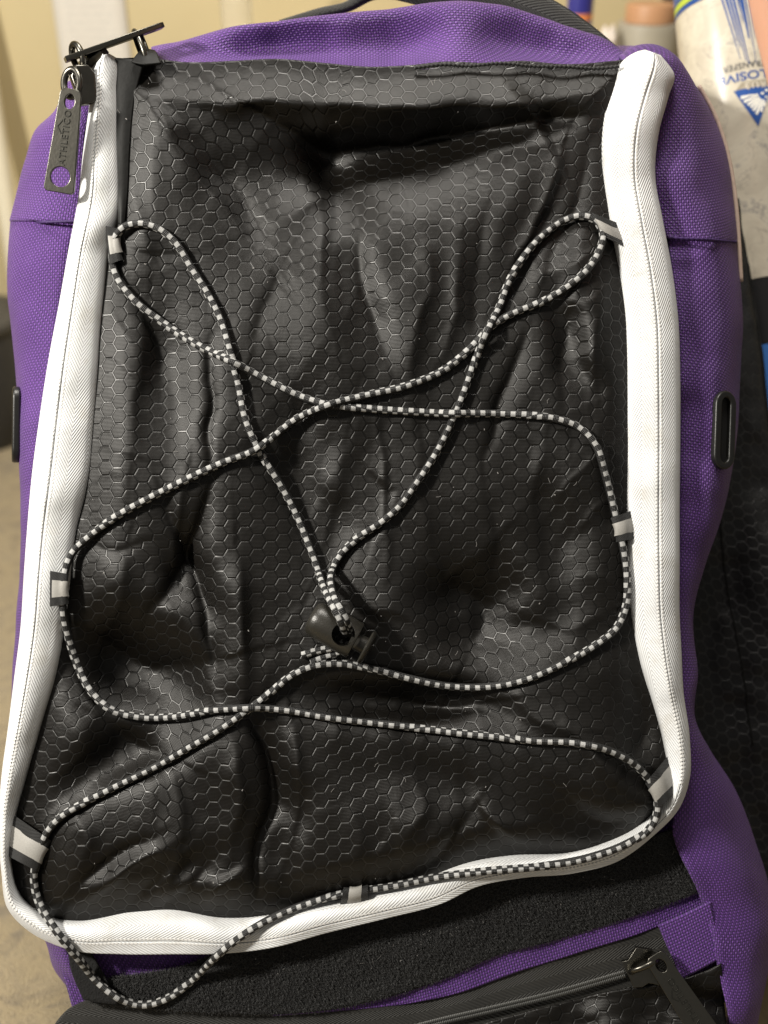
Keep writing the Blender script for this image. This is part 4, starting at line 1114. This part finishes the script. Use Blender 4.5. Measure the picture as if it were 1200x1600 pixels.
# ------------------------------------------------------------------ the bat in the sleeve
bat = thing('baseball_bat', 'white marbled baseball bat with blue markings standing upside down in the side sleeve', 'bat', T([0.27, -0.36, -0.168]))
BC = P(1142, 60, -0.168)                      # axis point level with the print
BA = np.array([-0.125, 1.0, 0.01]); BA /= np.linalg.norm(BA)
BN = np.array([0, 0, 1.0]); BN -= BA*np.dot(BN, BA); BN /= np.linalg.norm(BN)
BS = np.cross(BA, BN)                        # to the right of the bat
if BS[0] < 0: BS = -BS
def brad(s_):
    return float(np.interp(s_, [-0.70, -0.695, -0.68, -0.1, 0.0, 0.03, 0.10, 0.2, 0.3, 0.42, 0.47, 0.475, 0.49, 0.495], [0.0, 0.022, 0.0325, 0.0325, 0.0322, 0.0315, 0.028, 0.020, 0.014, 0.0125, 0.0135, 0.022, 0.022, 0.0]))
def bat_section(name, s0, s1, mat, off=0.0, n=30, seg=64, parent=bat, caps=False, **kw):
    ss = np.linspace(s0, s1, n)
    a_ = np.linspace(0, 2*np.pi, seg+1)[:seg]
    v_ = np.concatenate([[BC + BA*s_ + (brad(s_)+off)*(np.sin(t_)*BS + np.cos(t_)*BN) for t_ in a_] for s_ in ss])
    f_ = [(i*seg+j, i*seg+(j+1) % seg, (i+1)*seg+(j+1) % seg, (i+1)*seg+j) for i in range(n-1) for j in range(seg)]
    return mesh_obj(name, v_, f_, mat, parent, **kw)
def marble():
    t = NT('white_marbled_bat_shell'); o = t.obj()
    f = t.noise(o, 22, 6, 0.65, 1.4); f2 = t.noise(o, 45, 5, 0.7, 0.6); f3 = t.noise(o, 420, 3, 0.7)
    cr = t.math('ABSOLUTE', t.math('SUBTRACT', f, 0.5))
    vein = t.math('SUBTRACT', 1.0, t.smooth(cr, 0.0, 0.010))
    blot = t.math('MULTIPLY', t.smooth(f2, 0.56, 0.63), t.smooth(f3, 0.38, 0.55))
    c = t.mix(t.smooth(f2, 0.35, 0.65), (0.50, 0.45, 0.36, 1), (0.62, 0.57, 0.46, 1))
    c = t.mix(t.math('MULTIPLY', vein, 0.6), c, (0.26, 0.23, 0.20, 1))
    c = t.mix(t.math('MULTIPLY', blot, 0.8), c, (0.30, 0.28, 0.26, 1))
    return t.out(c, 0.28, None, **{'Coat Weight': 0.4, 'Coat Roughness': 0.12})
bblue = plain('bat_blue', (0.022, 0.075, 0.27), 0.3, 0, 60, 0.15)
bblack = plain('bat_black', (0.012, 0.012, 0.013), 0.35)
Lb = lambda py: (60-py)*S*(D+0.168)/D*1.0     # picture rows along the axis
s_g = 0.0165
bat_section('barrel_end', -0.70, -0.2925, bblack, n=20)
bat_section('barrel_white_band', -0.2920, -0.2465, marble(), n=6)
bat_section('barrel_blue_band', -0.2460, -0.1955, plain('bat_mid_blue', (0.05, 0.17, 0.50), 0.3), n=8)
bat_section('barrel_black_band', -0.1950, -0.1560, bblack, n=8)
bat_section('barrel', -0.1555, s_g, M.setdefault('marble', marble()), n=40)
bat_section('blue_line', s_g+0.0004, s_g+0.0030, bblue, n=3)
bat_section('green_line', s_g+0.0034, s_g+0.0072, plain('bat_lime', (0.42, 0.52, 0.06), 0.35), n=3)
bat_section('taper', s_g+0.0076, 0.30, bblue, n=20)
bat_section('grip', 0.3005, 0.47, plain('black_grip_tape', (0.015, 0.015, 0.015), 0.8, 0, 300, 0.4, 0.3), n=20)
bat_section('knob', 0.4705, 0.495, bblack, n=12)
def on_bat(v_, s0, ang0=0.0, off=0.0002, flip=True):
    """flat drawing (x right, y up, metres) wrapped on the barrel round the place s0 / angle; flip = drawn upside down."""
    out = []
    for x_, y_, z_ in v_:
        if flip: x_, y_ = -x_, -y_
        s_ = s0 + y_; r_ = brad(s_)
        t_ = ang0 + x_/r_
        out.append(BC + BA*s_ + (r_+off+max(0, z_))*(math.sin(t_)*BS + math.cos(t_)*BN))
    return np.array(out)
def subdiv(v_, f_, cuts=3):
    b_ = bmesh.new(); vs = [b_.verts.new(q) for q in v_]
    for q in f_:
        try: b_.faces.new([vs[i] for i in q])
        except ValueError: pass
    bmesh.ops.triangulate(b_, faces=b_.faces); bmesh.ops.subdivide_edges(b_, edges=b_.edges, cuts=cuts, use_grid_fill=True)
    b_.verts.index_update(); r = np.array([q.co[:] for q in b_.verts]), [tuple(w_.index for w_ in q.verts) for q in b_.faces]; b_.free(); return r
def bat_text(s_, size, s0, ang, mat, name='lettering', spacing=1.0, sx=1.0, align_end=None):
    v_, f_ = text(s_, size, 0, 0, spacing, 0.018); v_ = v_*[sx, 1, 1]
    # align the word's end (its last letter stands leftmost when upside down)
    v_[:, 0] -= v_[:, 0].max()
    mesh_obj(name, on_bat(v_, s0, ang), f_, mat, bat, smooth=False)
bat_text('POWER TRANSFER', 0.0050, -0.0290, -0.57, plain('bat_grey_print', (0.10, 0.10, 0.10), 0.35), spacing=1.1)
bat_text('EXPLOSIVE', 0.0070, -0.0352, -0.67, bblue, sx=1.30)
# grey bar with a pale word
v, f = subdiv([(-0.040, -0.0026, 0), (-0.005, -0.0026, 0), (0.0, 0.0026, 0), (-0.040, 0.0026, 0)][::1], [(0, 1, 2, 3)], 4)
mesh_obj('grey_bar', on_bat(v, -0.0416, -0.42), f, plain('bat_grey_bar', (0.33, 0.29, 0.22), 0.35), bat, smooth=False)
v, f = text('TRU3', 0.0050, 0, 0, 1.2); v = v*[1.25, 1, 1]; v[:, 0] -= v[:, 0].max() + 0.007
mesh_obj('lettering', on_bat(v, -0.0416, -0.42, 0.0004), f, plain('bat_pale_print', (0.66, 0.60, 0.50), 0.35), bat, smooth=False)
# triangle mark, apex down in the picture
tri = [(-0.0105, 0.0115, 0), (0.0120, 0.0115, 0), (0.0010, -0.0120, 0)]
v, f = subdiv(tri, [(0, 1, 2)], 5)
mark = mesh_obj('triangle_mark', on_bat(v, -0.0545, -0.10, 0.0002, False), f, bblue, bat, smooth=False)
rv, rf = [], []
hub = np.array([0.0066, 0.0068])
for k, (a0, ln, wd_) in enumerate([(181, 0.0135, .0011), (194, 0.0125, .0010), (207, 0.0115, .0009), (219, 0.0112, .0009), (231, 0.0118, .0009), (243, 0.0130, .0009), (254, 0.0110, .0008), (266, 0.0075, .0007)]):
    d_ = np.array([math.cos(math.radians(a0)), math.sin(math.radians(a0))]); n_ = np.array([-d_[1], d_[0]])
    p0, p1 = hub + d_*0.0036, hub + d_*ln; k0 = len(rv)
    for q in (p0-n_*0.0003, p0+n_*0.0003, (p0+p1)/2+n_*wd_*0.75, p1+n_*wd_*0.9, p1-n_*wd_*0.9, (p0+p1)/2-n_*wd_*0.75): rv.append((q[0], q[1], 0))
    rf.append(tuple(range(k0, k0+6)))
for (x_, y_, r_) in ((0.0056, 0.0072, .0011), (0.0084, 0.0088, .0012), (0.0076, 0.0048, .0009)):
    k0 = len(rv)
    for q in arc(x_, y_, r_, r_*0.7, 0, 330, 9): rv.append((q[0], q[1], 0))
    rf.append(tuple(range(k0, k0+9)))
mesh_obj('mark_rays', on_bat(rv, -0.0545, -0.10, 0.0005, False), rf, plain('bat_white_print', (0.74, 0.72, 0.66), 0.35), bat, smooth=False)
# streaks running from the blue collar
sv, sf = [], []
r2 = random.Random(5)
for k in range(18):
    t_ = -0.46 + k*0.072 + r2.uniform(-.012, .012); ln = r2.choice([.02, .03, .035, .045, .05, .022]); wd_ = r2.uniform(.0004, .0008)*(2.4 if k in (5, 11) else 1)
    x_ = t_*0.0315; sk = 0.30*(0.15 - t_)
    if t_ < -0.3: ln = 0.034 + 0.01*r2.random()
    m = 6; k0 = len(sv)
    for i in range(m+1):
        y_ = -ln*i/m; h_ = wd_*(1-i/m*0.75); cx_ = x_ - sk*y_*-0.9 if False else x_ + sk*(-y_)*0.9
        sv += [(cx_-h_, y_, 0), (cx_+h_, y_, 0)]
    sf += [(k0+2*i, k0+2*i+1, k0+2*i+3, k0+2*i+2) for i in range(m)]
o = mesh_obj('blue_streaks', on_bat(sv, s_g-0.0005, 0.0, 0.00025, False), sf, bblue, bat, smooth=False)

# ------------------------------------------------------------------ the hand at the right edge
def skin_mat():
    t = NT('skin'); o = t.obj(); f = t.noise(o, 60, 4); g = t.noise(o, 900, 3)
    return t.out(t.mix(f, (0.60, 0.31, 0.20, 1), (0.68, 0.38, 0.26, 1)), 0.5, t.bump(g, 0.25, 0.0006), **{'Subsurface Weight': 0.15, 'Subsurface Radius': (0.01, 0.004, 0.002), 'Subsurface Scale': 0.2})
FW = 0.085
def F(px, py, w=FW): return P(px, py, w)
wrist, palm = F(1520, -560, FW+.03), F(1400, -380, FW+.015)
ske = [(wrist + (wrist-palm)*1.6, .032), (wrist, .026), (palm, .030)]
edges = [(0, 1), (1, 2)]
kn = [F(1215, -250, FW+.02), F(1320, -200, FW+.012), F(1385, -185, FW+.004), F(1445, -200, FW-.004)]
tips = [[F(1196, -90, FW+.012), F(1222, 60, FW), F(1248, 185, FW-.008)], [F(1330, -50, FW+.01), F(1345, 80, FW-.002), F(1350, 190, FW-.014)], [F(1410, -40, FW), F(1425, 70, FW-.012), F(1430, 160, FW-.024)], [F(1480, -80, FW-.008), F(1495, 10, FW-.018), F(1500, 80, FW-.028)]]
for b_, tp_ in zip(kn, tips):
    ske.append((b_, .0125)); i0 = len(ske)-1; edges.append((2, i0))
    for q, r_ in zip(tp_, (.0108, .0098, .0082)):
        ske.append((q, r_)); edges.append((len(ske)-2, len(ske)-1))
th = [F(1320, -430, FW+.035), F(1225, -330, FW+.05), F(1190, -230, FW+.055)]
for k, (q, r_) in enumerate(zip(th, (.017, .0125, .010))):
    ske.append((q, r_)); edges.append((2 if k == 0 else len(ske)-2, len(ske)-1))
pos = T(np.array([q for q, _ in ske])); org = pos[2].copy()
me = bpy.data.meshes.new('hand'); me.from_pydata((pos-org).tolist(), edges, [])
hand = bpy.data.objects.new('person', me); COL.objects.link(hand); hand.location = Vector(org)
hand['label'] = 'hand of a person with a blurred bare finger reaching in front of the bat'; hand['category'] = 'person'
me.materials.append(skin_mat())
m = hand.modifiers.new('skin', 'SKIN'); m.use_smooth_shade = True
for sv_, (_, r_) in zip(me.skin_vertices[0].data, ske): sv_.radius = (r_, r_)
me.skin_vertices[0].data[2].use_root = True
m = hand.modifiers.new('sub', 'SUBSURF'); m.levels = 2; m.render_levels = 2
# nails on the fingertips
for b_, tp_ in zip(kn, tips):
    pass

# ------------------------------------------------------------------ lint on the cloth
lv, lf = [], []
for k in range(150):
    x_, y_ = (_rs.uniform(140, 980), _rs.uniform(110, 1400)) if k < 95 else (_rs.uniform(330, 1060), 0)
    if k >= 95: y_ = float(np.interp(x_, [330, 660, 1060], [1535, 1475, 1345])) + _rs.uniform(-25, 25)
    z_ = depth(x_, y_, 1) + 0.0004; c = P(x_, y_, z_)
    a_ = _rs.uniform(0, 6.28); ln = _rs.choice([0.0002, 0.00025, 0.0004, 0.0012]); th = 0.00007 if ln > 0.001 else ln*0.5
    d_ = np.array([math.cos(a_), math.sin(a_), 0]); n_ = np.array([-d_[1], d_[0], 0]); k0 = len(lv); bend = n_*ln*_rs.uniform(-.5, .5)
    lv += [c-d_*ln-n_*th, c-d_*ln+n_*th, c+bend+n_*th, c+bend-n_*th, c+d_*ln+n_*th, c+d_*ln-n_*th, c+bend+np.array([0, 0, th])]
    lf += [(k0, k0+3, k0+2, k0+1), (k0+3, k0+5, k0+4, k0+2)]
o = mesh_obj('lint', np.array(lv), lf, plain('grey_lint', (0.22, 0.21, 0.20), 0.9), bag); o['kind'] = 'stuff'
